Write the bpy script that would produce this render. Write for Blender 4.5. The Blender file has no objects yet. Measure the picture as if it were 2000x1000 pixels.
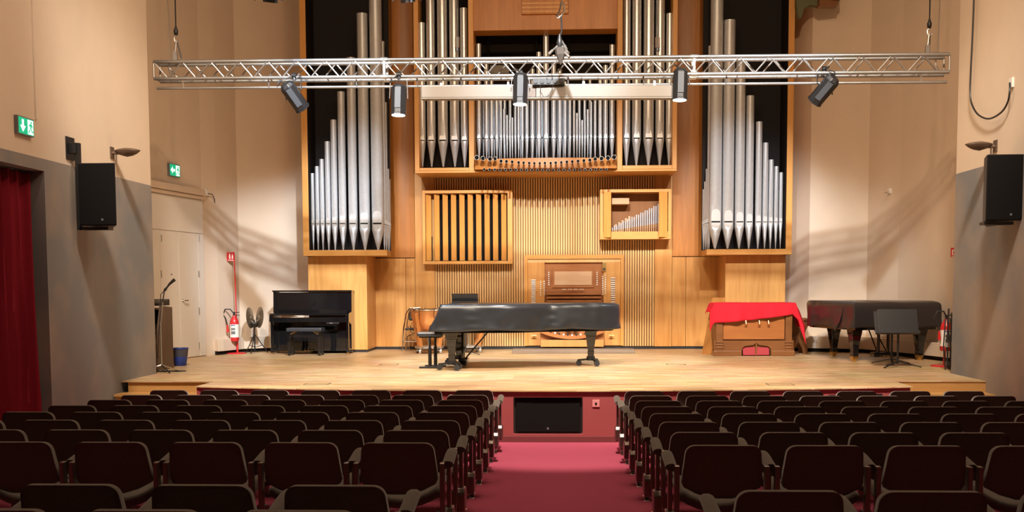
import bpy, math, random
from mathutils import Vector, Matrix, noise
random.seed(7)
SC = bpy.context.scene
COL = SC.collection

# ------------------------------------------------------------------ camera
FOC, CAMH, PITCH = 2100.0, 1.25, math.radians(4.0)
YAW = math.atan(92 * math.cos(PITCH) / FOC); ROLL = .004
PPY = 562 + FOC * math.tan(PITCH)
FV = Vector((-math.sin(YAW) * math.cos(PITCH), math.cos(YAW) * math.cos(PITCH), -math.sin(PITCH)))
r0 = Vector((math.cos(YAW), math.sin(YAW), 0)); u0 = r0.cross(FV)
RV = r0 * math.cos(ROLL) - u0 * math.sin(ROLL)
UV = u0 * math.cos(ROLL) + r0 * math.sin(ROLL)
cd = bpy.data.cameras.new('camera'); cam = bpy.data.objects.new('camera', cd); COL.objects.link(cam)
cd.sensor_width = 36; cd.lens = 36 * FOC / 2000; cd.shift_y = (PPY - 500) / 2000
cd.clip_end = 200
M = Matrix((RV, UV, -FV)).transposed().to_4x4(); M.translation = Vector((0, 0, CAMH)); cam.matrix_world = M
SC.camera = cam

def ray(x, y): return FV + RV * ((x - 1000) / FOC) + UV * (-(y - PPY) / FOC)
def W(x, y, Y):                       # where the sight line through a photo point meets the plane at depth Y
    r = ray(x, y); t = Y / r.y; return Vector((r.x * t, Y, CAMH + r.z * t))
def G(x, y, z=0.0):
    r = ray(x, y); t = (z - CAMH) / r.z; return Vector((r.x * t, r.y * t, z))
def XP(x, y, X):
    r = ray(x, y); t = X / r.x; return Vector((X, r.y * t, CAMH + r.z * t))
def LP(x, y, a, b):                   # ... meets the upright plane through plan points a, b
    r = ray(x, y); n = Vector((b[1] - a[1], a[0] - b[0], 0)); t = (n.x * a[0] + n.y * a[1]) / (n.x * r.x + n.y * r.y)
    return Vector((r.x * t, r.y * t, CAMH + r.z * t))

# ------------------------------------------------------------------ world, exposure, lights
wd = bpy.data.worlds.new('world'); SC.world = wd; wd.use_nodes = True
wd.node_tree.nodes['Background'].inputs[0].default_value = (1, .8, .62, 1)
wd.node_tree.nodes['Background'].inputs[1].default_value = .02
SC.view_settings.view_transform = 'Standard'; SC.view_settings.look = 'None'
SC.view_settings.gamma = 1; SC.view_settings.use_curve_mapping = False
SC.view_settings.exposure = 0.62
SC.cycles.max_bounces = 6; SC.cycles.diffuse_bounces = 4; SC.cycles.glossy_bounces = 3
SC.cycles.sample_clamp_indirect = 6
WARM = (1, .86, .70); COOL = (.78, .89, 1)
def spot(name, loc, aim, watt, deg, blend, col, rad=.12):
    l = bpy.data.lights.new(name, 'SPOT'); l.energy = watt; l.spot_size = math.radians(deg); l.spot_blend = blend
    l.color = col; l.shadow_soft_size = rad
    o = bpy.data.objects.new(name, l); COL.objects.link(o); o.location = loc
    o.rotation_euler = (Vector(aim) - Vector(loc)).to_track_quat('-Z', 'Y').to_euler(); return o
# rows of stage floods hung from the hall ceiling
for x in (-4.2, 0, 3.8):
    spot('stage_flood', (x, 9.6, 7.8), (x * .75 - .2, 17.6, 0), 2500, 57, .6, WARM, .35)
for x in (-2.6, 2.4):
    spot('upper_wash', (x, 8.2, 8.3), (x * 1.2, 20.5, 4.2), 850, 62, .5, (1, .66, .38), .15)
for x in (-3.6, 0, 3.4):
    spot('apron_flood', (x, 9.6, 7.8), (x, 12.3, -.5), 2700, 25, .6, WARM, .1)
# cool profile spots from the same bar, onto the sides of the stage and the organ
spot('profile_spot', (-1.0, 9.4, 7.7), (-4.95, 20.9, 1.3), 4800, 21, .7, COOL)
spot('profile_spot', (-3.0, 9.4, 7.7), (-3.9, 20.7, 2.5), 2800, 19, .8, COOL)
spot('profile_spot', (2.4, 9.4, 7.7), (3.4, 20.7, 2.5), 2800, 19, .8, COOL)
spot('profile_spot', (.6, 9.4, 7.7), (4.6, 20.9, .9), 1800, 22, .7, COOL)
spot('profile_spot', (-.2, 9.4, 7.7), (-.2, 20.9, 2.6), 4200, 25, .8, COOL)
# house lights washing the side walls
spot('house_light', (.8, 8.6, 8.3), (-6, 12.4, 4.2), 240, 62, .6, (1, .66, .40), .1)
spot('house_light', (-1.1, 8.6, 8.3), (5.7, 13.4, 4.2), 240, 62, .6, (1, .66, .40), .1)
al = bpy.data.lights.new('ceiling_panel', 'AREA'); al.energy = 270; al.size = 5; al.color = (1, .74, .52)
ao = bpy.data.objects.new('ceiling_panel', al); COL.objects.link(ao); ao.location = (0, 10.5, 8.6)

# ------------------------------------------------------------------ materials
def nodes(name):
    m = bpy.data.materials.new(name); m.use_nodes = True; nt = m.node_tree
    return m, nt, nt.nodes['Principled BSDF']
def mat(name, c, rough=.6, metal=0, spec=.5, var=0, scale=8, bump=0, coat=0, emit=0, stretch=(1, 1, 1)):
    m, nt, b = nodes(name)
    b.inputs['Base Color'].default_value = (*c, 1); b.inputs['Roughness'].default_value = rough
    b.inputs['Metallic'].default_value = metal; b.inputs['Specular IOR Level'].default_value = spec
    b.inputs['Coat Weight'].default_value = coat
    if emit:
        b.inputs['Emission Color'].default_value = (*c, 1); b.inputs['Emission Strength'].default_value = emit
    if var or bump:
        tc = nt.nodes.new('ShaderNodeTexCoord'); mp = nt.nodes.new('ShaderNodeMapping'); mp.inputs['Scale'].default_value = stretch
        nz = nt.nodes.new('ShaderNodeTexNoise'); nz.inputs['Scale'].default_value = scale; nz.inputs['Detail'].default_value = 5
        nt.links.new(tc.outputs['Object'], mp.inputs[0]); nt.links.new(mp.outputs[0], nz.inputs['Vector'])
        if var:
            mx = nt.nodes.new('ShaderNodeMix'); mx.data_type = 'RGBA'
            mx.inputs['A'].default_value = (*[k * (1 - var) for k in c], 1); mx.inputs['B'].default_value = (*[min(1, k * (1 + var)) for k in c], 1)
            nt.links.new(nz.outputs['Fac'], mx.inputs['Factor']); nt.links.new(mx.outputs['Result'], b.inputs['Base Color'])
        if bump:
            bp = nt.nodes.new('ShaderNodeBump'); bp.inputs['Strength'].default_value = bump; bp.inputs['Distance'].default_value = .01
            nt.links.new(nz.outputs['Fac'], bp.inputs['Height']); nt.links.new(bp.outputs[0], b.inputs['Normal'])
    return m
def wood(name, c1, c2, rough=.42, scale=2.2, stretch=(6, 6, .5), spec=.4, big=.35):
    m, nt, b = nodes(name)
    tc = nt.nodes.new('ShaderNodeTexCoord'); mp = nt.nodes.new('ShaderNodeMapping'); mp.inputs['Scale'].default_value = stretch
    nz = nt.nodes.new('ShaderNodeTexNoise'); nz.inputs['Scale'].default_value = scale; nz.inputs['Detail'].default_value = 8; nz.inputs['Distortion'].default_value = .6
    n2 = nt.nodes.new('ShaderNodeTexNoise'); n2.inputs['Scale'].default_value = big; n2.inputs['Detail'].default_value = 2
    ad = nt.nodes.new('ShaderNodeMath'); ad.operation = 'MULTIPLY_ADD'; ad.inputs[1].default_value = .7; 
    n3 = nt.nodes.new('ShaderNodeMath'); n3.operation = 'MULTIPLY'; n3.inputs[1].default_value = .3
    cr = nt.nodes.new('ShaderNodeValToRGB'); cr.color_ramp.elements[0].position = .3; cr.color_ramp.elements[1].position = .7
    cr.color_ramp.elements[0].color = (*c1, 1); cr.color_ramp.elements[1].color = (*c2, 1)
    L = nt.links.new
    L(tc.outputs['Object'], mp.inputs[0]); L(mp.outputs[0], nz.inputs['Vector']); L(mp.outputs[0], n2.inputs['Vector'])
    L(n2.outputs['Fac'], n3.inputs[0]); L(nz.outputs['Fac'], ad.inputs[0]); L(n3.outputs[0], ad.inputs[2])
    L(ad.outputs[0], cr.inputs[0]); L(cr.outputs[0], b.inputs['Base Color'])
    b.inputs['Roughness'].default_value = rough; b.inputs['Specular IOR Level'].default_value = spec
    return m
def parquet(name):
    m, nt, b = nodes(name); L = nt.links.new
    tc = nt.nodes.new('ShaderNodeTexCoord'); mp = nt.nodes.new('ShaderNodeMapping')
    br = nt.nodes.new('ShaderNodeTexBrick'); br.offset = .5; br.inputs['Scale'].default_value = 1
    br.inputs['Brick Width'].default_value = .42; br.inputs['Row Height'].default_value = .07; br.inputs['Mortar Size'].default_value = .0012
    br.inputs['Color1'].default_value = (.50, .31, .145, 1); br.inputs['Color2'].default_value = (.72, .53, .31, 1); br.inputs['Mortar'].default_value = (.38, .23, .11, 1)
    nz = nt.nodes.new('ShaderNodeTexNoise'); nz.inputs['Scale'].default_value = 1.6; nz.inputs['Detail'].default_value = 5
    mx = nt.nodes.new('ShaderNodeMix'); mx.data_type = 'RGBA'; mx.blend_type = 'MULTIPLY'; mx.inputs['Factor'].default_value = .35
    L(tc.outputs['Object'], mp.inputs[0]); L(mp.outputs[0], br.inputs['Vector']); L(mp.outputs[0], nz.inputs['Vector'])
    L(br.outputs['Color'], mx.inputs['A']); L(nz.outputs['Color'], mx.inputs['B']); L(mx.outputs['Result'], b.inputs['Base Color'])
    mx2 = nt.nodes.new('ShaderNodeMath'); mx2.operation = 'MULTIPLY_ADD'; mx2.inputs[1].default_value = .2; mx2.inputs[2].default_value = .28
    L(nz.outputs['Fac'], mx2.inputs[0]); L(mx2.outputs[0], b.inputs['Roughness'])
    return m
def screenmat(name, c, e):
    m = mat(name, c, .4); b = m.node_tree.nodes['Principled BSDF']
    b.inputs['Emission Color'].default_value = (*c, 1); b.inputs['Emission Strength'].default_value = e; return m

m_plaster = mat('cream_plaster', (.69, .57, .45), .85, var=.05, scale=2.5, bump=.08)
m_concrete = mat('grey_render', (.27, .255, .25), .8, var=.48, scale=1.1, bump=.12)
def patchy(name, a, b_, scale):
    m = mat(name, a, .8, var=.1, scale=scale, bump=.1); nt = m.node_tree
    mx = [k for k in nt.nodes if k.type == 'MIX'][0]; nz = [k for k in nt.nodes if k.type == 'TEX_NOISE'][0]
    mx.inputs['A'].default_value = (*a, 1); mx.inputs['B'].default_value = (*b_, 1)
    mr = nt.nodes.new('ShaderNodeMapRange'); mr.inputs[1].default_value = .38; mr.inputs[2].default_value = .62
    nt.links.new(nz.outputs['Fac'], mr.inputs[0]); nt.links.new(mr.outputs[0], mx.inputs['Factor']); return m
m_concrete = patchy('grey_render', (.20, .205, .215), (.34, .28, .235), .75)  # tan patches paint warm pools of house light into the grey
m_ceiling = mat('dark_ceiling', (.10, .085, .07), .9)
m_carpet = mat('crimson_carpet', (.34, .060, .105), .95, spec=.1, var=.22, scale=160, bump=.3)
m_red = mat('oxblood_paint', (.30, .055, .06), .7, var=.06, scale=4)
m_redbase = mat('dark_red_plinth', (.16, .03, .035), .7)
m_parquet = parquet('oak_parquet')
m_oak = wood('oak_edge', (.42, .22, .07), (.55, .31, .11), .45, stretch=(.8, .8, 8))
m_org = wood('cherry_veneer', (.50, .22, .055), (.68, .36, .11), .36)
m_orgd = wood('deep_cherry_veneer', (.38, .135, .022), (.52, .21, .045), .38)
m_frame = wood('honey_frame_wood', (.58, .27, .06), (.68, .34, .09), .4)
m_framex = wood('honey_frame_wood_across', (.58, .27, .06), (.68, .34, .09), .4, stretch=(.5, 6, 6))
m_slat = wood('ash_slat', (.62, .36, .13), (.73, .46, .19), .5)
m_slatback = wood('slat_backing', (.22, .085, .02), (.28, .11, .03), .6)
m_void = mat('black_cloth', (.022, .019, .020), .9, spec=.2, var=.3, scale=40, stretch=(6, 6, .3))
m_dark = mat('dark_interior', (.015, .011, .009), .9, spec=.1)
m_pipe = mat('pipe_tin', (.52, .54, .57), .42, .42, var=.10, scale=14, bump=.05)
m_pipe2 = mat('polished_tin', (.55, .57, .60), .27, .5, var=.08, scale=14)
m_lip = mat('bright_lip', (.48, .48, .48), .5, .1)
m_lip2 = mat('tin_lip', (.60, .62, .65), .36, .4)
m_bell = mat('trumpet_metal', (.30, .26, .22), .38, .7)
m_grille = mat('grille_cloth', (.008, .007, .007), .9, spec=.1, var=.3, scale=120)
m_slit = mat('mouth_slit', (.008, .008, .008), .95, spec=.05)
m_alu = mat('aluminium', (.34, .33, .32), .34, .8)
m_steel = mat('steel', (.55, .54, .52), .3, .9)
m_chrome = mat('chrome', (.75, .74, .72), .12, 1)
m_black = mat('black_plastic', (.012, .011, .011), .45)
m_blackmetal = mat('black_metal', (.02, .02, .021), .38, .3)
m_lamp = mat('lamp_black', (.010, .010, .011), .4)
m_grey = mat('lamp_grey_panel', (.20, .21, .23), .35, .3)
m_plate = mat('lamp_side_plate', (.045, .05, .058), .6, 0)
m_lens = screenmat('lit_lens', (1, .97, .95), 4)
m_gloss = mat('piano_lacquer', (.006, .006, .007), .07, coat=.5)
m_vinyl = mat('black_vinyl', (.016, .018, .022), .33, spec=.6, bump=.15, scale=3)
m_vinylb = mat('dark_vinyl', (.020, .017, .018), .33, spec=.6, bump=.15, scale=3)  # slight brown tint puts a warm reflection into the cover colour
m_brass = mat('brass', (.75, .52, .18), .28, 1)
m_copper = mat('copper', (.72, .33, .13), .3, .8)
m_cwood = wood('timpani_strut', (.36, .13, .03), (.48, .2, .06), .4)
m_harm = wood('walnut_case', (.15, .055, .016), (.23, .09, .026), .4, stretch=(1, 6, 3))
m_board = wood('leaning_board_wood', (.40, .17, .04), (.5, .23, .065), .45)
m_cloth = mat('scarlet_cloth', (.62, .018, .035), .85, spec=.15, var=.1, scale=20)
m_pedal = mat('red_pad', (.35, .03, .04), .8)
m_white = mat('white_paint', (.78, .75, .70), .5)
m_ivory = mat('ivory', (.8, .75, .65), .35)
m_screen = mat('screen_case_white', (.17, .15, .13), .55)
m_seat = mat('taupe_upholstery', (.115, .095, .078), .95, spec=.12, var=.25, scale=90, bump=.25)
m_seat.node_tree.nodes['Principled BSDF'].inputs['Sheen Weight'].default_value = .3
m_post = mat('bronze_tube', (.22, .17, .15), .32, .85)
m_curtain = mat('crimson_velvet', (.20, .010, .022), .9, spec=.1, var=.15, scale=30)
m_curtain.node_tree.nodes['Principled BSDF'].inputs['Sheen Weight'].default_value = .4
m_curtain.node_tree.nodes['Principled BSDF'].inputs['Sheen Tint'].default_value = (.7, .1, .15, 1)
m_blue = mat('blue_plastic', (.02, .05, .30), .35)
m_bluedark = mat('bin_liner', (.05, .05, .07), .5)
m_extred = mat('extinguisher_red', (.55, .02, .025), .3)
m_rubber = mat('rubber', (.015, .015, .015), .6)
m_green = screenmat('exit_green', (.0, .42, .20), .55)
m_glow = screenmat('exit_white', (.75, .95, .88), .9)
m_olive = mat('olive_paint', (.10, .11, .05), .6)
m_rack = wood('rack_laminate', (.10, .065, .04), (.14, .09, .06), .6)
m_pad = mat('bench_leather', (.03, .035, .045), .3)
m_cymb = mat('bronze_plate', (.30, .24, .17), .36, .8)
m_greywood = wood('grey_oak_step', (.15, .10, .07), (.22, .16, .11), .6, stretch=(.5, 6, 6))
m_desk = wood('pale_desk', (.50, .30, .16), (.58, .36, .2), .5, stretch=(.5, 6, 6))
m_console = wood('console_wood', (.30, .10, .025), (.40, .15, .04), .4, stretch=(.5, 6, 6))

# ------------------------------------------------------------------ mesh building
ORG = {}
class MB:
    def __init__(s): s.v = []; s.f = []
    def add(s, vs, fs):
        n = len(s.v); s.v += [tuple(p) for p in vs]; s.f += [tuple(i + n for i in f) for f in fs]; return s
    def box(s, x0, x1, y0, y1, z0, z1):
        return s.add([(x, y, z) for z in (z0, z1) for y in (y0, y1) for x in (x0, x1)],
                     [(0, 2, 3, 1), (4, 5, 7, 6), (0, 1, 5, 4), (2, 6, 7, 3), (0, 4, 6, 2), (1, 3, 7, 5)])
    def obox(s, c, size, rot=None):
        a, b, d = [k / 2 for k in size]; R = rot or Matrix.Identity(3); c = Vector(c)
        return s.add([c + R @ Vector((x, y, z)) for z in (-d, d) for y in (-b, b) for x in (-a, a)],
                     [(0, 2, 3, 1), (4, 5, 7, 6), (0, 1, 5, 4), (2, 6, 7, 3), (0, 4, 6, 2), (1, 3, 7, 5)])
    def bar(s, p, q, w, d, up=(0, 0, 1)):
        p, q = Vector(p), Vector(q); z = (q - p).normalized(); x = Vector(up).cross(z)
        if x.length < 1e-4: x = Vector((1, 0, 0))
        x.normalize(); y = z.cross(x); R = Matrix((x, y, z)).transposed()
        return s.obox((p + q) / 2, (w, d, (q - p).length), R)
    def cyl(s, p, q, r, r2=None, n=12, caps=True, a0=0):
        p, q = Vector(p), Vector(q); r2 = r if r2 is None else r2
        z = (q - p).normalized(); x = z.orthogonal().normalized()
        if abs(z.z) > .999: x = Vector((1, 0, 0))
        y = z.cross(x); vs = []
        for c, rr in ((p, r), (q, r2)):
            for i in range(n):
                a = a0 + 2 * math.pi * i / n; vs.append(c + (x * math.cos(a) + y * math.sin(a)) * rr)
        fs = [(i, (i + 1) % n, n + (i + 1) % n, n + i) for i in range(n)]
        if caps: fs += [tuple(range(n - 1, -1, -1)), tuple(range(n, 2 * n))]
        return s.add(vs, fs)
    def tube(s, pts, r, n=6, closed=False):
        pts = [Vector(p) for p in pts]; m = len(pts); vs = []; up = None
        for i, p in enumerate(pts):
            t = (pts[(i + 1) % m] - pts[i - 1]) if closed else (pts[min(i + 1, m - 1)] - pts[max(i - 1, 0)])
            t.normalize()
            if up is None: up = t.orthogonal().normalized()
            x = (up - t * up.dot(t)); x = x.normalized() if x.length > 1e-5 else t.orthogonal().normalized(); up = x
            y = t.cross(x); rr = r[i] if isinstance(r, (list, tuple)) else r
            vs += [p + (x * math.cos(2 * math.pi * k / n) + y * math.sin(2 * math.pi * k / n)) * rr for k in range(n)]
        fs = []
        for i in range(m if closed else m - 1):
            j = (i + 1) % m
            fs += [(i * n + k, i * n + (k + 1) % n, j * n + (k + 1) % n, j * n + k) for k in range(n)]
        if not closed: fs += [tuple(range(n - 1, -1, -1)), tuple(range((m - 1) * n, m * n))]
        return s.add(vs, fs)
    def lathe(s, prof, c=(0, 0, 0), n=24):
        c = Vector(c); m = len(prof)
        vs = [c + Vector((r * math.cos(2 * math.pi * i / n), r * math.sin(2 * math.pi * i / n), z)) for r, z in prof for i in range(n)]
        fs = [(j * n + i, j * n + (i + 1) % n, (j + 1) * n + (i + 1) % n, (j + 1) * n + i) for j in range(m - 1) for i in range(n)]
        fs += [tuple(range(n - 1, -1, -1)), tuple(range((m - 1) * n, m * n))]
        return s.add(vs, fs)
    def prism(s, poly, lo, hi, plane='xy'):
        f = {'xy': lambda a, b, h: (a, b, h), 'xz': lambda a, b, h: (a, h, b), 'yz': lambda a, b, h: (h, a, b)}[plane]
        n = len(poly); vs = [f(a, b, h) for h in (lo, hi) for a, b in poly]
        fs = [(i, (i + 1) % n, n + (i + 1) % n, n + i) for i in range(n)] + [tuple(range(n - 1, -1, -1)), tuple(range(n, 2 * n))]
        return s.add(vs, fs)
    def grid(s, rows, closed=False):
        n = len(rows[0]); vs = [p for r in rows for p in r]; fs = []
        for j in range(len(rows) - 1):
            for i in range(n if closed else n - 1):
                k = (i + 1) % n; fs.append((j * n + i, j * n + k, (j + 1) * n + k, (j + 1) * n + i))
        return s.add(vs, fs)
    def xf(s, Mx): s.v = [tuple(Mx @ Vector(p)) for p in s.v]; return s
    def build(s, name, m, parent=None, smooth=False, bevel=0, local=False, loc=None, solid=0, kind=None, label=None, sub=0):
        me = bpy.data.meshes.new(name)
        o = Vector((0, 0, 0))
        if parent is not None and not local: o = ORG.get(parent.name, o)
        if loc is not None: o = Vector(loc)
        me.from_pydata([(p[0] - o.x, p[1] - o.y, p[2] - o.z) for p in s.v], [], s.f); me.validate()
        import bmesh
        bm = bmesh.new(); bm.from_mesh(me); bmesh.ops.recalc_face_normals(bm, faces=bm.faces); bm.to_mesh(me); bm.free()
        me.materials.append(m)
        if smooth:
            me.polygons.foreach_set('use_smooth', [True] * len(me.polygons))
            me.set_sharp_from_angle(angle=math.radians(40))
        ob = bpy.data.objects.new(name, me); COL.objects.link(ob)
        if parent is not None: ob.parent = parent; ORG[ob.name] = o
        elif loc is not None: ob.location = o; ORG[ob.name] = o
        if solid:
            md = ob.modifiers.new('solid', 'SOLIDIFY'); md.thickness = solid; md.offset = 0
        if bevel:
            md = ob.modifiers.new('bevel', 'BEVEL'); md.width = bevel; md.segments = 2; md.limit_method = 'ANGLE'; md.angle_limit = math.radians(35)
        if sub:
            md = ob.modifiers.new('sub', 'SUBSURF'); md.levels = sub; md.render_levels = sub
        if kind: ob['kind'] = kind
        if label: ob['label'] = label
        return ob
def tag(o, label, cat, group=None):
    o['label'] = label; o['category'] = cat
    if group: o['group'] = group
    return o
def thing(name, label, cat, loc=(0, 0, 0), rz=0, group=None):
    o = bpy.data.objects.new(name, None); COL.objects.link(o); o.empty_display_size = .1
    o.location = loc; o.rotation_euler = (0, 0, rz); ORG[o.name] = Vector(loc)
    return tag(o, label, cat, group)
def put(name, me, parent, loc=(0, 0, 0), rot=(0, 0, 0)):       # one more piece that shares mesh data
    o = bpy.data.objects.new(name, me); COL.objects.link(o); o.parent = parent; o.location = loc; o.rotation_euler = rot; return o
def copy_tree(o, parent=None):
    c = o.copy(); COL.objects.link(c); c.parent = parent
    for ch in list(o.children): copy_tree(ch, c)
    return c
def rx(a): return Matrix.Rotation(a, 3, 'X')
def ry(a): return Matrix.Rotation(a, 3, 'Y')
def rzm(a): return Matrix.Rotation(a, 3, 'Z')

# ------------------------------------------------------------------ the hall
XL, XR, YE, ZT = -5.97, 5.63, 15.65, 9.0
def fz(Y): return -.636 + .042 * max(0.0, 12 - Y)
fl = MB()
ys = [-4, 0, 12, 13.4]
fl.grid([[(-8, y, fz(y)), (8, y, fz(y))] for y in ys]); fl.grid([[(-8, y, fz(y) - .3), (8, y, fz(y) - .3)] for y in ys])
fl.build('floor', m_carpet, kind='structure')
MB().box(-9, 9, -4.2, 23, ZT, ZT + .2).build('ceiling', m_ceiling, kind='structure')
MB().box(-8, 8, -4.2, -4, -1, ZT).build('wall_rear', m_plaster, kind='structure')

def arcY(X): return 13.03 + .0266 * (X + .1) ** 2
NL = [(-7.3, 15.65), (-6.62, 19.85), (-6.47, 20.25), (-6.28, 20.95), (-5.0, 22.1)]
NR = [(7.0, 15.65), (6.47, 18.2), (6.12, 19.75), (5.8, 20.6), (4.8, 20.95), (4.2, 22.1)]
xs = [-4.67 + i * (4.42 + 4.67) / 30 for i in range(31)]
front = [(x, arcY(x)) for x in xs]
outline = front + [(4.42, 14.36), (XR, 14.36), (XR, 15.7), (6.95, 15.7)] + [(x, y + .1) for x, y in NR[1:]] + [(x, y + .1) for x, y in NL[::-1][:-1]] + [(-7.25, 15.7), (XL, 15.7), (XL, 14.34), (-4.67, 14.34)]
st = MB().prism(outline, -.014, 0).build('stage_floor', m_parquet, kind='structure')
# red fascia under the curved edge, with recesses for the three subwoofers
fasc = MB(); fin = [(x, y + .03) for x, y in front]
bx = [W(1003, 810, 13.1).x, W(1138, 810, 13.1).x]
NICHE = [(W(473, 770, 13.5).x - .06, W(473, 770, 13.5).x + .62), (bx[0], bx[1]), (W(1613, 770, 13.5).x, W(1613, 770, 13.5).x + .7)]
def fseg(x0, x1, z0, z1):
    n = max(1, int((x1 - x0) / .25)); p = [(x0 + (x1 - x0) * i / n) for i in range(n + 1)]
    fasc.prism([(x, arcY(x) + .03) for x in p] + [(x, arcY(x) + .16) for x in p[::-1]], z0, z1)
zb0, zb1 = W(1070, 848, 13.06).z, W(1070, 776, 13.06).z
e = [-4.64] + [k for n in NICHE for k in n] + [4.39]
for i in range(0, 8, 2): fseg(e[i], e[i + 1], -.64, -.014)
for n in NICHE: fseg(n[0], n[1], zb1, -.014); fseg(n[0], n[1], -.64, zb0)
fasc.box(-4.66, -4.6, 13.6, 14.34, -.64, -.014); fasc.box(4.35, 4.41, 13.7, 14.36, -.64, -.014)
for n in NICHE: fasc.box(n[0], n[1], arcY((n[0] + n[1]) / 2) + .5, arcY((n[0] + n[1]) / 2) + .54, -.64, -.014)
fasc.build('wall_stage_front', m_red, kind='structure')
bb = MB(); p = [-4.64 + i * .3 for i in range(31)]
bb.prism([(x, arcY(x) + .005) for x in p] + [(x, arcY(x) + .035) for x in p[::-1]], -.64, -.565)
bb.build('baseboard_stage_front', m_redbase, kind='structure')
# wing risers and wooden steps beside the stage
for x0, x1, nm in ((XL, -4.67, 'trim_1'), (4.42, XR, 'trim_2')):
    MB().box(x0 + .1, x1, 14.37, 14.42, -.64, -.014).build(nm, m_oak, kind='structure')
for sx, (x0, x1), lb in ((-1, (XL + .04, -4.72), 'wooden stage steps beside the grey wall near the red curtain'), (1, (4.46, XR - .02), 'wooden stage steps beside the grey wall under the wall speaker without a curtain')):
    t = thing('stage_steps', lb, 'steps', ((x0 + x1) / 2, 14.0, -.636), group='steps at the ends of the stage')
    for k in range(3):
        b = MB().box(x0, x1, 14.37 - .3 * (k + 1), 14.37 - .3 * k, -.636, -.15 - .16 * k - .03).build('riser', m_oak, t)
        MB().box(x0 - .01, x1 + .01, 14.345 - .3 * (k + 1), 14.368 - .3 * k, -.15 - .16 * k - .03, -.15 - .16 * k).build('tread', m_oak, t)

# side walls of the hall: plaster above, grey render below, curtained opening on one side
wl = MB()
wl.box(XL - .35, XL, -4, 7.0, -1, ZT); wl.box(XL - .35, XL, 12.36, YE, -1, ZT); wl.box(XL - .35, XL, 7.0, 12.36, 2.64, ZT)
WL = wl.build('wall_left', m_plaster, kind='structure')
g = MB(); g.box(XL - .3, XL + .012, -4, 6.98, -1, 2.76); g.box(XL - .3, XL + .012, 12.34, YE - .015, -1, 2.76); g.box(XL - .3, XL + .012, 6.98, 12.34, 2.62, 2.76)
g.build('wainscot', m_concrete, WL)
WR = MB().box(XR, XR + .35, -4, YE, -1, ZT).build('wall_right', m_plaster, kind='structure')
MB().box(XR - .012, XR + .1, -4, YE - .015, -1, 2.83).build('wainscot', m_concrete, WR)
MB().box(-8, XL - .35, YE - .2, YE, -1, ZT).build('wall_left_return', m_plaster, kind='structure')
MB().box(XR + .35, 8, YE - .2, YE, -1, ZT).build('wall_right_return', m_plaster, kind='structure')
MB().box(XL - 1.2, XL - 1.1, 6, 13, -1, 3).build('wall_behind_curtain', m_dark, kind='structure')
def wallpoly(pts, out, z0, z1, t=.15):
    b = MB(); q = [(x + out * t, y + t * .4) for x, y in pts]
    b.prism(pts + q[::-1], z0, z1); return b
wallpoly(NL, -1, 0, ZT).build('wall_stage_left', m_plaster, kind='structure')
wallpoly(NR, 1, 0, ZT).build('wall_stage_right', m_plaster, kind='structure')
def skirt(pts, inn, nm):
    q = [(x + inn * .10, y - .09) for x, y in pts]
    MB().prism(pts + q[::-1], .07, .30).build(nm, m_plaster, kind='structure', bevel=.006)
    q = [(x + inn * .06, y - .05) for x, y in pts]
    MB().prism(pts + q[::-1], 0.001, .07).build(nm + '_gap', m_dark, kind='structure')
skirt([(-6.53, 20.12), (-6.47, 20.25), (-6.28, 20.95), (-5.0, 22.1)], 1, 'baseboard_stage_left')
skirt([(6.75, 16.8), (6.47, 18.2), (6.12, 19.75), (5.8, 20.6), (4.8, 20.95), (4.5, 21.5)], -1, 'baseboard_stage_right')

# double door in the stage-left wall
A, B = NL[0], NL[1]
dv = Vector((B[0] - A[0], B[1] - A[1], 0)).normalized(); nv = Vector((dv.y, -dv.x, 0))
def dpan(mb, px0, px1, z0, z1, t0, t1):
    a, b = LP(px0, 560, A, B), LP(px1, 560, A, B); a.z = b.z = 0
    q = [a + nv * t0, b + nv * t0, b + nv * t1, a + nv * t1]
    mb.prism([(k.x, k.y) for k in q], z0, z1); return mb
zt = LP(347, 453, A, B).z; zl = LP(345, 383, A, B).z; zl2 = LP(345, 365, A, B).z
D = dpan(MB(), 285, 397, 0, zl, .0, .012).build('door_1', m_white, kind='structure')
for nm, a, b, z0, z1 in (('side_panel', 287, 310.2, .02, zt), ('leaf', 311, 346.5, .02, zt), ('leaf', 347.3, 384.6, .02, zt), ('side_panel', 385.3, 396, .02, zt), ('transom', 287, 396, zt + .012, zl - .02)):
    dpan(MB(), a, b, z0, z1, .012, .035).build(nm, m_white, D)
for px in (311, 384.8):
    for py in (465, 535, 607, 675):
        q = LP(px, py, A, B) + nv * .04; MB().cyl(q - Vector((0, 0, .06)), q + Vector((0, 0, .06)), .012, n=8).build('hinge', m_steel, D)
q = LP(353, 587, A, B) + nv * .036
MB().cyl(q, q + nv * .05, .012, n=8).cyl(q, q + nv * .006, .028, n=12).cyl(q + nv * .045, q + nv * .045 + dv * .13, .010, n=8).build('handle', m_chrome, D)
q = LP(331, 536, A, B) + nv * .036; MB().cyl(q, q + nv * .01, .012, n=10).build('spyhole', m_black, D)
dpan(MB(), 280, 398, zl, zl + .05, 0, .06); t = dpan(MB(), 280, 396, zl, zl + .06, 0, .07); dpan(t, 280, 396, zl + .07, zl2 + .02, 0, .10)
t.build('trim_3', m_plaster, kind='structure')
q = LP(399, 376, A, B)
jb = thing('junction_box', 'small white junction box with a loose black cable above the double door', 'box', q)
MB().obox(q + nv * .03, (.08, .08, .12), rzm(-.17)).build('housing', m_white, jb)
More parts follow.
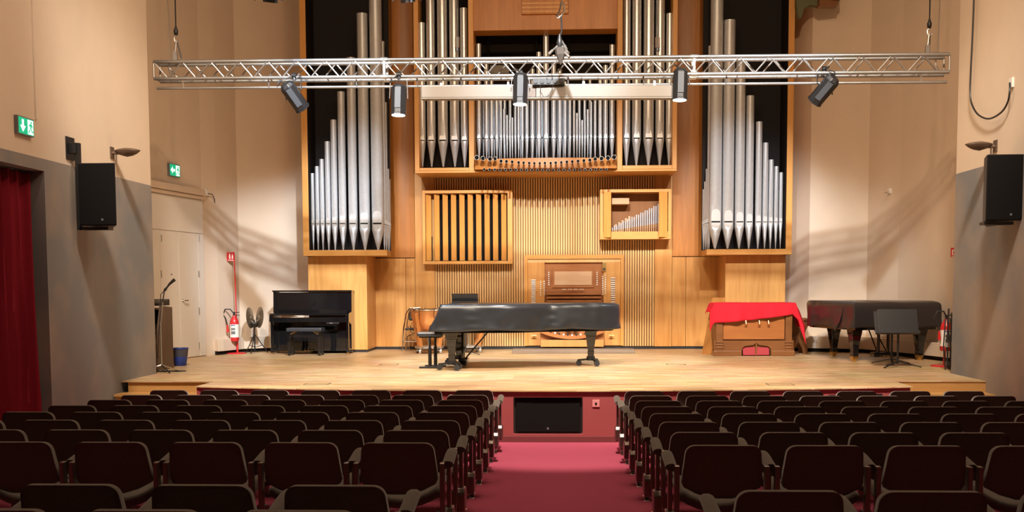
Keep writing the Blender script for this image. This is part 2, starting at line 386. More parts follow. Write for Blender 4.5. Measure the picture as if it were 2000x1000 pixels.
MB().tube([q + nv * .07 + Vector((0, 0, -.02)), q + nv * .11 + dv * .1 + Vector((0, 0, -.03)), q + nv * .1 + dv * .2 + Vector((0, 0, -.1)), q + nv * .09 + dv * .23 + Vector((0, 0, -.17))], .008).build('cable', m_black, jb)

# ------------------------------------------------------------------ wood panelled back wall with slats
YS = 21.9                                        # face of the slats
ZC = W(1060, 336, 20.9).z                        # underside of the centre case
back = MB().box(-5.0, 4.3, YS + .06, YS + .2, 0, ZT).build('wall_back', m_slatback, kind='structure')
cx0, cx1 = W(1031, 600, YS).x, W(1212, 600, YS).x
zn = W(1121, 498, YS).z
sx0, sx1 = W(850, 600, YS).x, W(1278, 600, YS).x
n = int((sx1 - sx0) / .0495); pt = (sx1 - sx0) / n
ms_full = MB().box(-.016, .016, 0, .06, .06, ZC + .1); ms_part = MB().box(-.016, .016, 0, .06, zn, ZC + .1)
f0 = None; p0 = None
for i in range(n):
    x = sx0 + pt * (i + .5); part = cx0 - .02 < x < cx1 + .02
    if part:
        if p0 is None: p0 = ms_part.build('slat', m_slat, back, bevel=0); p0.location = (x, YS, 0)
        else: put('slat', p0.data, back, (x, YS, 0))
    else:
        if f0 is None: f0 = ms_full.build('slat', m_slat, back); f0.location = (x, YS, 0)
        else: put('slat', f0.data, back, (x, YS, 0))
MB().box(-4.9, 4.2, YS - .02, YS + .06, 0, .055).build('baseboard_back', m_black, kind='structure')
# flat veneer panels beside the slats
zs = W(780, 504, YS).z
def panel(px0, px1, z0, z1, m, Y=YS + .01, curve=0, thick=.05):
    x0, x1 = W(px0, 560, Y).x, W(px1, 560, Y).x; k = 10; a = []; b_ = []
    for i in range(k + 1):
        t = i / k; x = x0 + (x1 - x0) * t; y = Y - curve * 4 * t * (1 - t); a.append((x, y)); b_.append((x, Y + thick))
    return MB().prism(a + b_[::-1], z0, z1).build('veneer_panel', m, back, smooth=True)
panel(731, 792.5, .055, zs - .008, m_org, curve=.02); panel(793.2, 811, .055, zs - .008, m_org)
panel(811.6, 849.5, .055, ZC + .1, m_org, YS - .03)
panel(757, 811, zs + .008, 8.9, m_orgd, curve=.04); 
panel(1278.5, 1312, .055, ZC + .1, m_org, YS - .03); panel(1312.6, 1339, .055, zs - .008, m_org); panel(1339.8, 1410, .055, zs - .008, m_org, curve=.02)
panel(1312.6, 1386, zs + .008, 8.9, m_orgd, curve=.04)

# ------------------------------------------------------------------ organ pipes
def pipe(parent, px, w, ytop, ymouth, yfoot, Y, m, style='round', n=24, turn=0, mouths=True):
    c = W(px, ymouth, Y); r = w / 2 / FOC * Y; x = c.x
    zt_ = W(px, ytop, Y).z; zm = c.z; zf = W(px, yfoot, Y).z; h = r * 2
    ca, sa = math.cos(turn), math.sin(turn)
    k0 = .70 if style == 'round' else .78
    z_lo = zm - h * (.62 if style == 'round' else .40); z_hi = zm + h * (1.15 if style == 'round' else 1.7)
    zc = zm - h * .50 if style == 'round' else zm - h * .1          # where the conical foot meets the body
    rc = lambda z: r if z >= zc else r * (.16 + .84 * (z - zf) / (zc - zf))
    if not mouths: rings = [(zf, 1), (zc, 1), (zt_, 1)]
    elif style == 'round': rings = [(zf, 1), (z_lo - .10 * h, 1), (zc, k0), (z_hi, k0), (z_hi + .22 * h, 1), (zt_, 1)]
    else: rings = [(zf, 1), (z_lo - .3 * h, 1), (zc, k0), (zm + .2 * h, k0), (z_hi, .97), (z_hi + .15 * h, 1), (zt_, 1)]
    vs = []; R_ = [(rc(z), z, k) for z, k in rings] + [(r * .93, zt_ + .001, 1), (r * .93, zt_ - .3, 1)]
    rows = []
    for rr, z, k in R_:
        row = []
        for q in range(n):
            a = 2 * math.pi * q / n; dx, dy = rr * math.sin(a), max(-rr * math.cos(a), -rr * k); row.append((x + dx * ca - dy * sa, Y + dx * sa + dy * ca, z))
        rows.append(row)
    b = MB().grid(rows, closed=True); b.f += [tuple(range(n - 1, -1, -1))]
    po = b.build('pipe', m, parent, smooth=True)
    if not mouths: return po
    hw = r * math.sqrt(1 - k0 * k0) * .98
    def plate(poly, name, mt, d):
        p = []
        for q0, q1 in ((d, 0), (d - .006, 0)):
            for px_, pz in poly:
                dx, dy = px_, -rc(max(pz, zc)) * k0 - q0; p.append((x + dx * ca - dy * sa, Y + dx * sa + dy * ca, pz))
        k = len(poly); MB().add(p, [(t, (t + 1) % k, k + (t + 1) % k, k + t) for t in range(k)] + [tuple(range(k - 1, -1, -1)), tuple(range(k, 2 * k))]).build(name, mt, po)
    sl = .06 * h
    if style == 'round':
        arch = [(hw * math.cos(math.radians(a)), zm + .62 * h + .40 * h * math.sin(math.radians(a))) for a in range(0, 181, 20)]
        plate([(-hw, zm + sl), (hw, zm + sl)] + arch, 'upper_lip', m_lip, .003)
        plate([(hw, zm - sl)] + [(hw * math.cos(math.radians(a)), zm - .12 * h + .36 * h * math.sin(math.radians(a))) for a in range(0, -181, -20)] + [(-hw, zm - sl)], 'lower_lip', m_lip, .003)
    else:
        plate([(-hw, zm + sl), (hw, zm + sl), (hw, zm + .25 * h), (hw * .45, zm + .95 * h), (0, zm + 1.55 * h), (-hw * .45, zm + .95 * h), (-hw, zm + .25 * h)], 'upper_lip', m_lip2, .003)
    plate([(-hw, zm - sl), (hw, zm - sl), (hw, zm + sl), (-hw, zm + sl)], 'mouth_slit', m_slit, .002)
    return po

# towers
YT = 20.6
def tower(side, label, pipes, rec, pf, px):
    o = px['o']; base = W((px['fo'] + px['rail']) / 2, 496, YT)
    t = thing('organ_tower', label, 'organ', (base.x, YT + .5, 0), group='tall side towers of the organ')
    zb, zr = W(o, px['yb'], YT).z, W(o, px['yr'], YT).z
    xo, xi = W(px['fo'], 300, YT).x, W(px['fi'], 300, YT).x; xr = W(px['rail'], 496, YT).x; xk = W(px['back'], 496, YT + .95).x
    s = side
    MB().box(min(xo, xi), max(xo, xi), YT, YT + .95, zb, 8.8).build('stile', m_frame, t, bevel=.006)
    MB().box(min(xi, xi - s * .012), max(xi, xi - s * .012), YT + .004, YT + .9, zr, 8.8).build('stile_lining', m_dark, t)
    MB().prism([(xo, YT - .001), (xr, YT - .001), (xk, YT + .95), (xo, YT + .95)], zb, zr).build('bottom_rail', m_framex, t, bevel=.004)
    xc = W(px['back'], 496, YT + .62).x
    MB().box(min(xi, xc), max(xi, xc), YT + .62, YT + .66, zr, 8.8).build('back_cloth', m_void, t)
    # wooden base below the pipe chest
    b0, b1 = W(px['b0'], 600, 20.9).x, W(px['b1'], 600, 20.9).x
    MB().box(min(b0, b1), max(b0, b1), 20.9, YS + .05, .05, zb).build('base_panel', m_org, t, bevel=.004)
    MB().box(min(b0, b1) + .01, max(b0, b1) - .01, 20.92, YS, 0, .05).build('plinth', m_black, t)
    for x, w, yt in pipes: pipe(t, x, w, yt, pf[0], pf[1], YT + .2, m_pipe)
    for i, (x, w, yt) in enumerate(rec):
        pipe(t, x, w, yt, pf[0] + 2 + i, pf[1] + 1 + .5 * i, YT + .34 + .09 * i, m_pipe, turn=-s * 1.0 * -1 if False else s * -.9)
    return t
LPIPES = [(603.8, 6.2, 349), (611.6, 7.2, 338.5), (620.8, 8.2, 325), (630.3, 9, 311), (641.6, 10.6, 276.6), (654.2, 12.4, 234.4), (669.8, 14.8, 179.6), (690, 17.6, 113), (712.6, 21, 27), (738.2, 24, -60)]
RPIPES = [(1396.8, 24, -60), (1421.4, 22, 40), (1443.8, 18.4, 121), (1462.8, 15.2, 187.5), (1480.6, 12.4, 238), (1493.8, 10.6, 279), (1504.9, 9.2, 312), (1515.2, 8.2, 325), (1524.4, 7.2, 337), (1533, 6.2, 347)]
tower(-1, 'organ tower of silver pipes behind the black upright piano', LPIPES, [(750.5, 9, 81), (754.5, 8, 200), (758, 7, 330), (760.5, 6, 350)], (437, 488.5),
      dict(o=590, fo=589, fi=601, rail=756, yb=500, yr=488.7, b0=603, b1=717, back=763.5))
tower(1, 'organ tower of silver pipes behind the red-draped harmonium', RPIPES, [(1385, 9, 90), (1381.5, 8, 330), (1378, 7, 355), (1374.5, 6, 370)], (433.7, 485.5),
      dict(o=1545, fo=1549, fi=1537, rail=1380, yb=497, yr=486, b0=1416, b1=1533, back=1370))

# centre case
YC = 20.9
cc = thing('organ_centre_case', 'wide middle organ case with framed pipes above the slatted wall', 'organ', (-.25, YC + .5, ZC))
zr = W(860, 326, YC).z
def cbox(name, px0, px1, y0, y1, m, Ya=YC, Yb=YS + .05, par=None, bev=.005):
    x0, x1 = W(px0, 300, Ya).x, W(px1, 300, Ya).x
    return MB().box(x0, x1, Ya, Yb, W(1066, y1, Ya).z if y1 is not None else ZC, W(1066, y0, Ya).z if y0 is not None else 8.8).build(name, m, par or cc, bevel=bev)
cbox('bottom_board', 810, 1322, 332, None, m_framex)
for a, b in ((810, 819), (916, 926), (1205.5, 1215.5), (1313, 1322)): cbox('stile', a, b, None, 332, m_frame)
cbox('bottom_rail', 819.2, 915.8, 325.8, 331.8, m_framex); cbox('bottom_rail', 1215.7, 1312.8, 324.5, 331.8, m_framex)
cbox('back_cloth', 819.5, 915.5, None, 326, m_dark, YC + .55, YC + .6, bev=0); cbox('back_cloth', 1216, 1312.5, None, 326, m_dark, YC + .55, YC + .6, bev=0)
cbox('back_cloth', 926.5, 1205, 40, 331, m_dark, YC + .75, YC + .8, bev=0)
cbox('canopy_panel', 926.2, 1205.3, None, 58, m_orgd, YC + .06, YC + .5)
cbox('canopy_block', 1020, 1110, None, 27, m_orgd, YC + .0, YC + .1)
for k in range(4): cbox('canopy_rib', 1020, 1110, -4 + k * 8, 0 + k * 8, m_org, YC - .015, YC + .02)
# dim service beams seen in the dark opening
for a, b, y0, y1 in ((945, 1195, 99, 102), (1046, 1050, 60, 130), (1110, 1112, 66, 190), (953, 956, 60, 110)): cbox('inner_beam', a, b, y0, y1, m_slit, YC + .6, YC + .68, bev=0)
cbox('inner_box', 958, 995, 126, 142, m_screen, YC + .5, YC + .6)
for x, w, yt in [(825, 14, 45), (842.8, 17, -40), (865.4, 20, -70), (888.3, 19, -40), (907.3, 15, 16.4)]: pipe(cc, x, w, yt, 275, 326, YC + .3, m_pipe2, 'leaf')
for x, w, yt in [(1223.5, 15, 1), (1243, 18, -40), (1266.4, 20.5, -70), (1288.4, 17.5, -40), (1306.8, 14, 27)]: pipe(cc, x, w, yt, 270.8, 325, YC + .3, m_pipe2, 'leaf')
mid = [(105, 30, 86), (148, 27, 125), (178, 23, 150), (207, 21, 172), (231, 15, 197), (249, 14, 213), (266, 13, 225), (282, 12, 234), (296, 12, 230), (313, 13, 218), (332, 15, 205), (354, 17, 180), (380, 22, 160), (412, 26, 135), (449, 29, 102), (490, 33, 65.5),
       (534, 29, 108), (569, 25, 135), (599, 21, 160), (627, 17, 182), (650, 15, 208), (667, 14, 221), (683, 12, 231), (697, 12, 235), (713, 12, 226), (729, 13, 214), (748, 15, 199), (771, 18, 178), (800, 24, 150), (831, 28, 128), (868, 31, 88)]
for i, (c, w, yt) in enumerate(mid):
    cxp = 900 + c / 2.94
    pipe(cc, cxp, w / 2.94, yt, 271 if w > 15 else 269, 311.5, YC + .38 + .05 * math.cos((c - 487) / 380 * math.pi * .5), m_pipe2, 'leaf', n=14)
for i in range(26):
    px = 934 + i * 10.4
    pipe(cc, px, 6.5, 150 + 40 * abs(math.sin(i * .9)), 272, 311, YC + .6, m_pipe2, 'leaf', n=10, mouths=False)
cbox('tie_rail', 928, 1203, 266.5, 268.5, m_lamp, YC + .52, YC + .54, bev=0)
# curved pipe board and the two tiers of horizontal trumpets
pb = MB(); a = []
for i in range(25):
    u = -1 + 2 * i / 24; px = 1066 + u * 138; a.append((W(px, 320, YC).x, YC - .10 - .18 * (1 - u * u)))
z1, z2, z3 = W(1066, 311.5, YC).z, W(1066, 331, YC).z, ZC
pb.prism(a + [(a[-1][0], YC + .5), (a[0][0], YC + .5)], z2, z1); pb.build('pipe_board', m_orgd, cc, smooth=True)
up_ = [(91, 376, 13), (127, 380, 12.5), (168, 383, 12), (197, 382, 11), (231, 396, 10), (262, 398, 9.5), (295, 400, 9), (332, 404, 8.5), (361, 405, 8), (393, 407, 8), (422, 408, 7.5), (453, 408, 7.5), (483, 407, 7.5), (516, 407, 7.5), (545, 405, 8), (577, 403, 8), (609, 400, 8.5), (640, 399, 8.5), (673, 396, 9), (707, 393, 9.5), (741, 390, 10), (772, 384, 11), (808, 381, 12), (845, 378, 12.5), (880, 373, 13)]
lo_ = [(134 + i * 30.5, 443 + 4 * (1 - ((i - 11.5) / 11.5) ** 2), 7.2) for i in range(24)]
for tier, lst in ((0, up_), (1, lo_)):
    for c, y, r in lst:
        u = (c - 487) / 395; Yf = YC - (.34 if tier == 0 else .30) - .16 * (1 - u * u)
        q = W(900 + c / 2.94, 180 + y / 2.94, Yf); rr = r / 2.94 / FOC * Yf
        e_ = Vector((q.x + .05 * u, YC + .1, q.z - .0))
        b = MB(); b.tube([e_, e_.lerp(q, .75), q.lerp(e_, .06), q], [rr * .3, rr * .72, rr * .9, rr * 1.05], 12)
        t_ = b.build('trumpet_pipe', m_bell, cc, smooth=True)
        d = (q - e_).normalized(); MB().cyl(q + d * .002, q + d * .004, rr * .93, n=12).build('bore', m_slit, t_)

# swell box with tilted louvres
YB = 21.6
sw = thing('louvre_box', 'wooden box of ten tilted upright louvres on the slatted wall', 'organ', (W(912, 515, YB).x, YB, W(912, 516, YB).z))
def fr(t, px0, px1, py0, py1, Y, w, m=m_frame, mx=m_framex, Yb=YS - .01, names=('top_rail', 'bottom_rail', 'stile', 'stile')):
    x0, x1 = W(px0, 440, Y).x, W(px1, 440, Y).x; z1, z0 = W(px0, py0, Y).z, W(px0, py1, Y).z
    MB().box(x0, x1, Y, Yb, z1 - w[0], z1).build(names[0], mx, t, bevel=.004); MB().box(x0, x1, Y, Yb, z0, z0 + w[1]).build(names[1], mx, t, bevel=.004)
    MB().box(x0, x0 + w[2], Y, Yb, z0 + w[1], z1 - w[0]).build(names[2], m, t, bevel=.004); MB().box(x1 - w[3], x1, Y, Yb, z0 + w[1], z1 - w[0]).build(names[3], m, t, bevel=.004)
    return x0 + w[2], x1 - w[3], z0 + w[1], z1 - w[0]
x0, x1, z0, z1 = fr(sw, 825, 1001, 372, 516, YB, (.06, .06, .06, .10))
MB().box(x0, x1, YS - .025, YS - .015, z0, z1).build('back_board', m_dark, sw)
lm = None
for k in range(10):
    px = 831.2 + k * 16.36
    q = W(px + 5.5, 440, YB + .05)
    if lm is None:
        lm = MB().obox((0, 0, (z0 + z1) / 2 - ORG[sw.name].z), (.02, .112, z1 - z0 - .02), rzm(math.radians(-58))).build('louvre', m_frame, sw, local=True, bevel=.003)
        lm.location = (q.x - ORG[sw.name].x, q.y + .04 - ORG[sw.name].y, 0)
    else: 
        o_ = put('louvre', lm.data, sw, (q.x - ORG[sw.name].x, q.y + .04 - ORG[sw.name].y, 0)); 
        md = o_.modifiers.new('bevel', 'BEVEL'); md.width = .003
for k in range(9):
    q = W(843 + k * 16.4, 500, YS - .06); MB().cyl((q.x, YS - .06, z0), (q.x, YS - .06, z0 + .5 + .07 * ((k * 5) % 7)), .02, n=8).build('inner_pipe', m_lamp, sw, smooth=True)

# open positive box with small pipes
YW = 21.45
ps = thing('small_organ_box', 'open wooden organ box with its doors apart showing rows of small pipes', 'organ', (W(1240, 468, YW).x, YW, W(1240, 468, YW).z))
x0, x1, z0, z1 = fr(ps, 1172, 1311, 370, 467.5, YW, (.06, .06, .06, .06))
zA, zB = W(1240, 452, YW).z, W(1240, 377, YW).z
MB().box(x0, x1, YS - .06, YS - .04, z0, z1).build('back_board', m_slatback, ps)
MB().box(x0, x1, YW + .03, YS - .06, z0, zA).build('pipe_chest', m_frame, ps)
for a, b, an in ((1179.5, 1193, -.5), (1287, 1303, .5)):
    q0, q1 = W(a, 420, YW - .02), W(b, 420, YW - .02)
    MB().obox(((q0.x + q1.x) / 2, YW - .03, (z0 + z1) / 2 - .01), (q1.x - q0.x + .02, .03, z1 - z0 + .03), rzm(an * .8)).build('door', m_frame, ps, bevel=.004)
q = W(1212, 392, YW + .1); MB().box(q.x - .17, q.x + .17, YW + .08, YS - .07, q.z - .07, q.z + .05).build('wind_box', m_desk, ps, bevel=.004)
for k in range(22):
    px = 1196 + k * 4.25; t_ = k / 21; q = W(px, 448 - 12 * t_, YW + .22)
    hgt = .06 + .30 * t_ + .02 * (k % 2); zq = zA + .03 + .14 * t_
    MB().cyl((q.x, YW + .2, zA), (q.x, YW + .2, zq), .008, .016, n=6).build('pipe_foot', m_desk, ps)
    MB().cyl((q.x, YW + .2, zq), (q.x, YW + .2, zq + hgt), .015, n=10).build('pipe', m_pipe, ps, smooth=True)
for k in range(5):
    q = W(1203 + k * 6.5, 430, YW + .3); MB().box(q.x - .022, q.x + .022, YW + .3, YW + .35, zA, zA + .16 + .04 * k).build('wooden_pipe', m_desk, ps)

# console
oc = thing('organ_console', 'organ console with stop knobs and pedalboard built into the slatted wall', 'organ', (W(1121, 683, YS).x, YS, 0))
xA, xB = W(1025, 600, YS - .05).x, W(1218, 600, YS - .05).x; zN = W(1121, 498, YS - .05).z
MB().box(xA, xB, YS - .06, YS + .1, zN - .08, zN).build('lintel', m_framex, oc, bevel=.004)
MB().box(xA + .06, xB - .06, YS - .03, YS + .1, zN - .15, zN - .085).build('lintel_fillet', m_slat, oc, bevel=.004)
MB().box(xA, xA + .06, YS - .06, YS + .1, .07, zN - .08).build('jamb', m_frame, oc, bevel=.004); MB().box(xB - .06, xB, YS - .06, YS + .1, .07, zN - .08).build('jamb', m_frame, oc, bevel=.004)
zi = zN - .15
x1_, x2_ = W(1066, 600, YS + .02).x, W(1176, 600, YS + .02).x
YK = YS - .02
MB().box(xA + .06, xB - .06, YK + .055, YK + .075, .07, zi).build('rear_panel', m_console, oc)
MB().box(xA + .06, x1_ - .02, YK - .02, YK + .05, .07, zi).build('cheek', m_org, oc, bevel=.01); MB().box(x2_ + .02, xB - .06, YK - .02, YK + .05, .07, zi).build('cheek', m_org, oc, bevel=.01)
zd0, zd1 = W(1120, 557, YK).z, W(1120, 530, YK).z
MB().box(W(1078, 0, YK).x, W(1161, 0, YK).x, YK + .02, YK + .05, zd0 - .05, zd1 + .08).build('desk_frame', m_console, oc, bevel=.004)
MB().box(W(1082, 0, YK).x, W(1157, 0, YK).x, YK, YK + .02, zd0, zd1).build('music_desk', m_desk, oc, bevel=.004)
for k, py in enumerate((572, 579, 586, 594)):
    z = W(1120, py, YK - .06 - .05 * k).z; MB().box(x1_ + .02, x2_ - .02, YK - .06 - .05 * k, YK + .05, z - .045, z).build('manual_cover', m_console, oc, bevel=.008)
def stop_tab(px, py, Y):
    q = W(px, py, Y); MB().box(q.x - .042, q.x + .042, Y - .05, Y, q.z - .012, q.z + .012).build('stop_tab', m_ivory, oc)
def knob(px, py, Y, r=.014):
    q = W(px, py, Y); MB().cyl((q.x, Y, q.z), (q.x, Y - .05, q.z), r * .5, n=6).cyl((q.x, Y - .05, q.z), (q.x, Y - .065, q.z), r, n=10).build('stop_knob', m_ivory, oc)
for k in range(12):
    stop_tab(1042, 547 + k * 3.9, YK - .02); stop_tab(1197, 543 + k * 4.2, YK - .02)
for k in range(7):
    knob(1056, 551 + k * 4.2, YK - .03); knob(1063, 549.5 + k * 4.2, YK - .03); knob(1072, 532 + k * 4, YK + .05); knob(1166, 532 + k * 4, YK + .05)
for k in range(9): knob(1177, 540 + k * 4.3, YK - .03); knob(1182, 538 + k * 4.3, YK - .03)
for k in range(4):
    for j in range(3): knob(1099 + k * 11.3 + j * 3, 565, YK - .0, .010)
q = W(1180, 521, YK - .03); MB().box(q.x - .035, q.x + .035, YK - .07, YK - .02, q.z - .09, q.z + .09).build('clock', m_brass, oc, bevel=.004); MB().box(q.x - .02, q.x + .02, YK - .074, YK - .07, q.z - .07, q.z - .03).build('clock_face', m_black, oc)
# pedal end: curved rail, toe studs, swell shoes, lower box
xa, xb = W(1055, 660, 21.3).x, W(1180, 660, 21.3).x; xm = (xa + xb) / 2; hw = (xb - xa) / 2
MB().box(xa, xb, 21.45, YK + .05, .12, .62).build('knee_panel', m_console, oc)
sp = MB(); rows = [[], [], [], []]
for i in range(21):
    u = -1 + i / 10; z = .36 - .13 * (1 - u * u); x = xm + u * hw
    for r_, (y, dz) in zip(rows, ((21.3, 0), (21.3, .07), (21.4, .07), (21.4, 0))): r_.append((x, y, z + dz))
sp.grid(rows + [rows[0]]); sp.build('curved_rail', m_console, oc, smooth=True)
MB().box(xa + .01, xb - .01, 21.25, 21.42, .08, .215).build('lower_box', m_board, oc, bevel=.005)
for i in range(9):
    u = -1 + i / 4
    if abs(u) < .3: continue
    z = .50 - .12 * (1 - u * u); MB().cyl((xm + u * hw * .9, 21.42, z), (xm + u * hw * .9, 21.34, z - .02), .022, n=8).build('toe_stud', m_chrome, oc)
for s in (-1, 1): MB().obox((xm + s * .075, 21.36, .47), (.11, .05, .17), rx(-.3)).build('swell_shoe', m_desk, oc, bevel=.008)
for i in range(15):
    u = -1 + i / 7; MB().obox((xm + u * hw * .93, 21.36, .44 - .13 * (1 - u * u)), (.03, .14, .025)).build('pedal_key', m_white if i % 2 else m_black, oc)
for px in (1043, 1194):
    q = W(px, 655, 21.8); MB().cyl(q, q + Vector((0, -.06, 0)), .018, n=10).cyl(q + Vector((-.05, -.05, 0)), q + Vector((.05, -.05, 0)), .012, n=8).build('handle', m_brass, oc)
tag(MB().box(G(1000, 691).x, G(1241, 691).x, 20.42, 20.86, .0, .075).build('low_platform', m_greywood, loc=(G(1120, 691).x, 20.6, 0), bevel=.01), 'low grey oak plank platform in front of the organ console', 'platform')

# ------------------------------------------------------------------ auditorium seats
def arc(cx, cz, r, a0, a1, n=5): return [(cx + r * math.cos(math.radians(a0 + (a1 - a0) * i / n)), cz + r * math.sin(math.radians(a0 + (a1 - a0) * i / n))) for i in range(n + 1)]
def make_seat():
    t = thing('auditorium_seat', 'seat', 'seat', (0, 0, 0), group='rows of dark upholstered auditorium seats')
    # back: rounded shoulders, slightly wider below, bowed lower edge
    pr = arc(.165, .675, .055, 90, 8) + [(.232, .56), (.235, .50), (.222, .472)] + [(.15, .435), (.06, .408)]
    poly = pr + [(-x, z) for x, z in pr[::-1]]
    b = MB(); lay = []
    for y, k in ((-.03, .955), (-.045, 1), (-.005, 1), (.012, .955)):
        r_ = []
        for x, z in poly:
            zz = .55 + (z - .55) * (1 - (1 - k) * .9); xx = x * (1 - (1 - k) * .7)
            r_.append((xx, y - (zz - .40) * .24 - .03 * (1 - (xx / .24) ** 2) + .01, zz))
        lay.append(r_)
    b.grid(lay, closed=True); m_ = len(poly); nn = len(b.v)
    b.f += [tuple(range(m_ - 1, -1, -1)), tuple(range(nn - m_, nn))]
    b.build('backrest', m_seat, t, smooth=True)
    # dished cushion
    rows = []
    for k in range(5):
        y = .02 + .40 * k / 4
        for_ = [(x, y + .03 * (1 - (x / .24) ** 2) * (-1 if k == 0 else 1 if k == 4 else 0), .335 + .08 * (x / .24) ** 2 + .035 * k / 4) for x in [-.24 + .06 * i for i in range(9)]]
        rows.append(for_)
    MB().grid(rows).build('seat_cushion', m_seat, t, smooth=True, solid=.065, bevel=.028)
    for s in (-1, 1):
        MB().box(s * .262 - .014, s * .262 + .014, -.075, -.02, .22, .60).build('post', m_post, t, bevel=.004)
    return t
def add_arm(t, s):
    x = s * .292
    rows = []
    for k in range(7):
        v = k / 6; y = -.02 + .33 * v; hw = .036 * (1 - .25 * max(0, (v - .8) / .2)); z = .585 + .05 * v - .02 * max(0, (v - .8) / .2); th = .05 - .02 * abs(v - .5)
        rows.append([(x + hw * math.cos(a) , y, z + th * .55 * math.sin(a)) for a in [2 * math.pi * i / 10 for i in range(10)]])
    b = MB().grid(rows, closed=True); b.f += [tuple(range(9, -1, -1)), tuple(range(60, 70))]
    b.build('armrest', m_seat, t, smooth=True)
    MB().box(x - .013, x + .013, .03, .085, .30, .60).build('arm_bar', m_post, t, bevel=.004)
    MB().prism([(-.012, .17), (.02, .145), (.10, .145), (.145, .17), (.145, .28), (.10, .315), (.02, .315), (-.012, .28)], x - .028, x + .028, 'yz').build('hinge_box', m_post, t, bevel=.008)
    xi = x - s * .055
    MB().box(xi - .02, xi + .02, -.02, .04, .02, .30).box(min(xi, x), max(xi, x), .0, .04, .22, .26).build('leg', m_post, t, bevel=.004)
    MB().prism([(-.10, 0), (.12, 0), (.12, .012), (.045, .035), (-.025, .035), (-.10, .012)], xi - .024, xi + .024, 'yz').build('foot', m_chrome, t, bevel=.004)
SEAT_P = .584
proto = {}
for s in (-1, 1):
    t = make_seat(); add_arm(t, -s); proto[(s, 0)] = t
    t2 = copy_tree(t); add_arm(t2, s); proto[(s, 1)] = t2
ORDN = ['', 'first', 'second', 'third', 'fourth', 'fifth', 'sixth', 'seventh', 'eighth', 'ninth', 'tenth']
used = set()
for r_ in range(1, 11):
    Yr = 12.2 - .82 * (r_ - 1) if r_ < 9 else (4.66 if r_ == 9 else 4.0)
    for s in (-1, 1):
        if r_ == 10 and s == 1: continue
        for k in range(7):
            X = (-.735 - .2315 - k * SEAT_P) if s < 0 else (.725 + .2315 + k * SEAT_P)
            Y = Yr - (.1 if s > 0 else 0)
            # leave out the seats that stand wholly outside the frame
            v = Vector((X, Y, .3 - CAMH)); d_ = v.dot(FV); px = 1000 + FOC * v.dot(RV) / d_; half = .31 * FOC / d_
            if px + half < -20 or px - half > 2020: continue
            key = (s, 1 if k == 6 else 0)
            o = proto[key] if key not in used else copy_tree(proto[key]); used.add(key)
            o.location = (X, Y, fz(Y))
            side = 'curtain side' if s < 0 else 'side without curtain'
            pos = ('on the aisle' if k == 0 else ORDN[k + 1] + ' from the aisle')
            row = 'front row by the stage' if r_ == 1 else ORDN[r_] + ' row from the stage'
            o['label'] = f'dark upholstered seat {pos}, {row}, {side}'
for key in proto:
    if key not in used:
        for ch in list(proto[key].children): bpy.data.objects.remove(ch)
        bpy.data.objects.remove(proto[key])

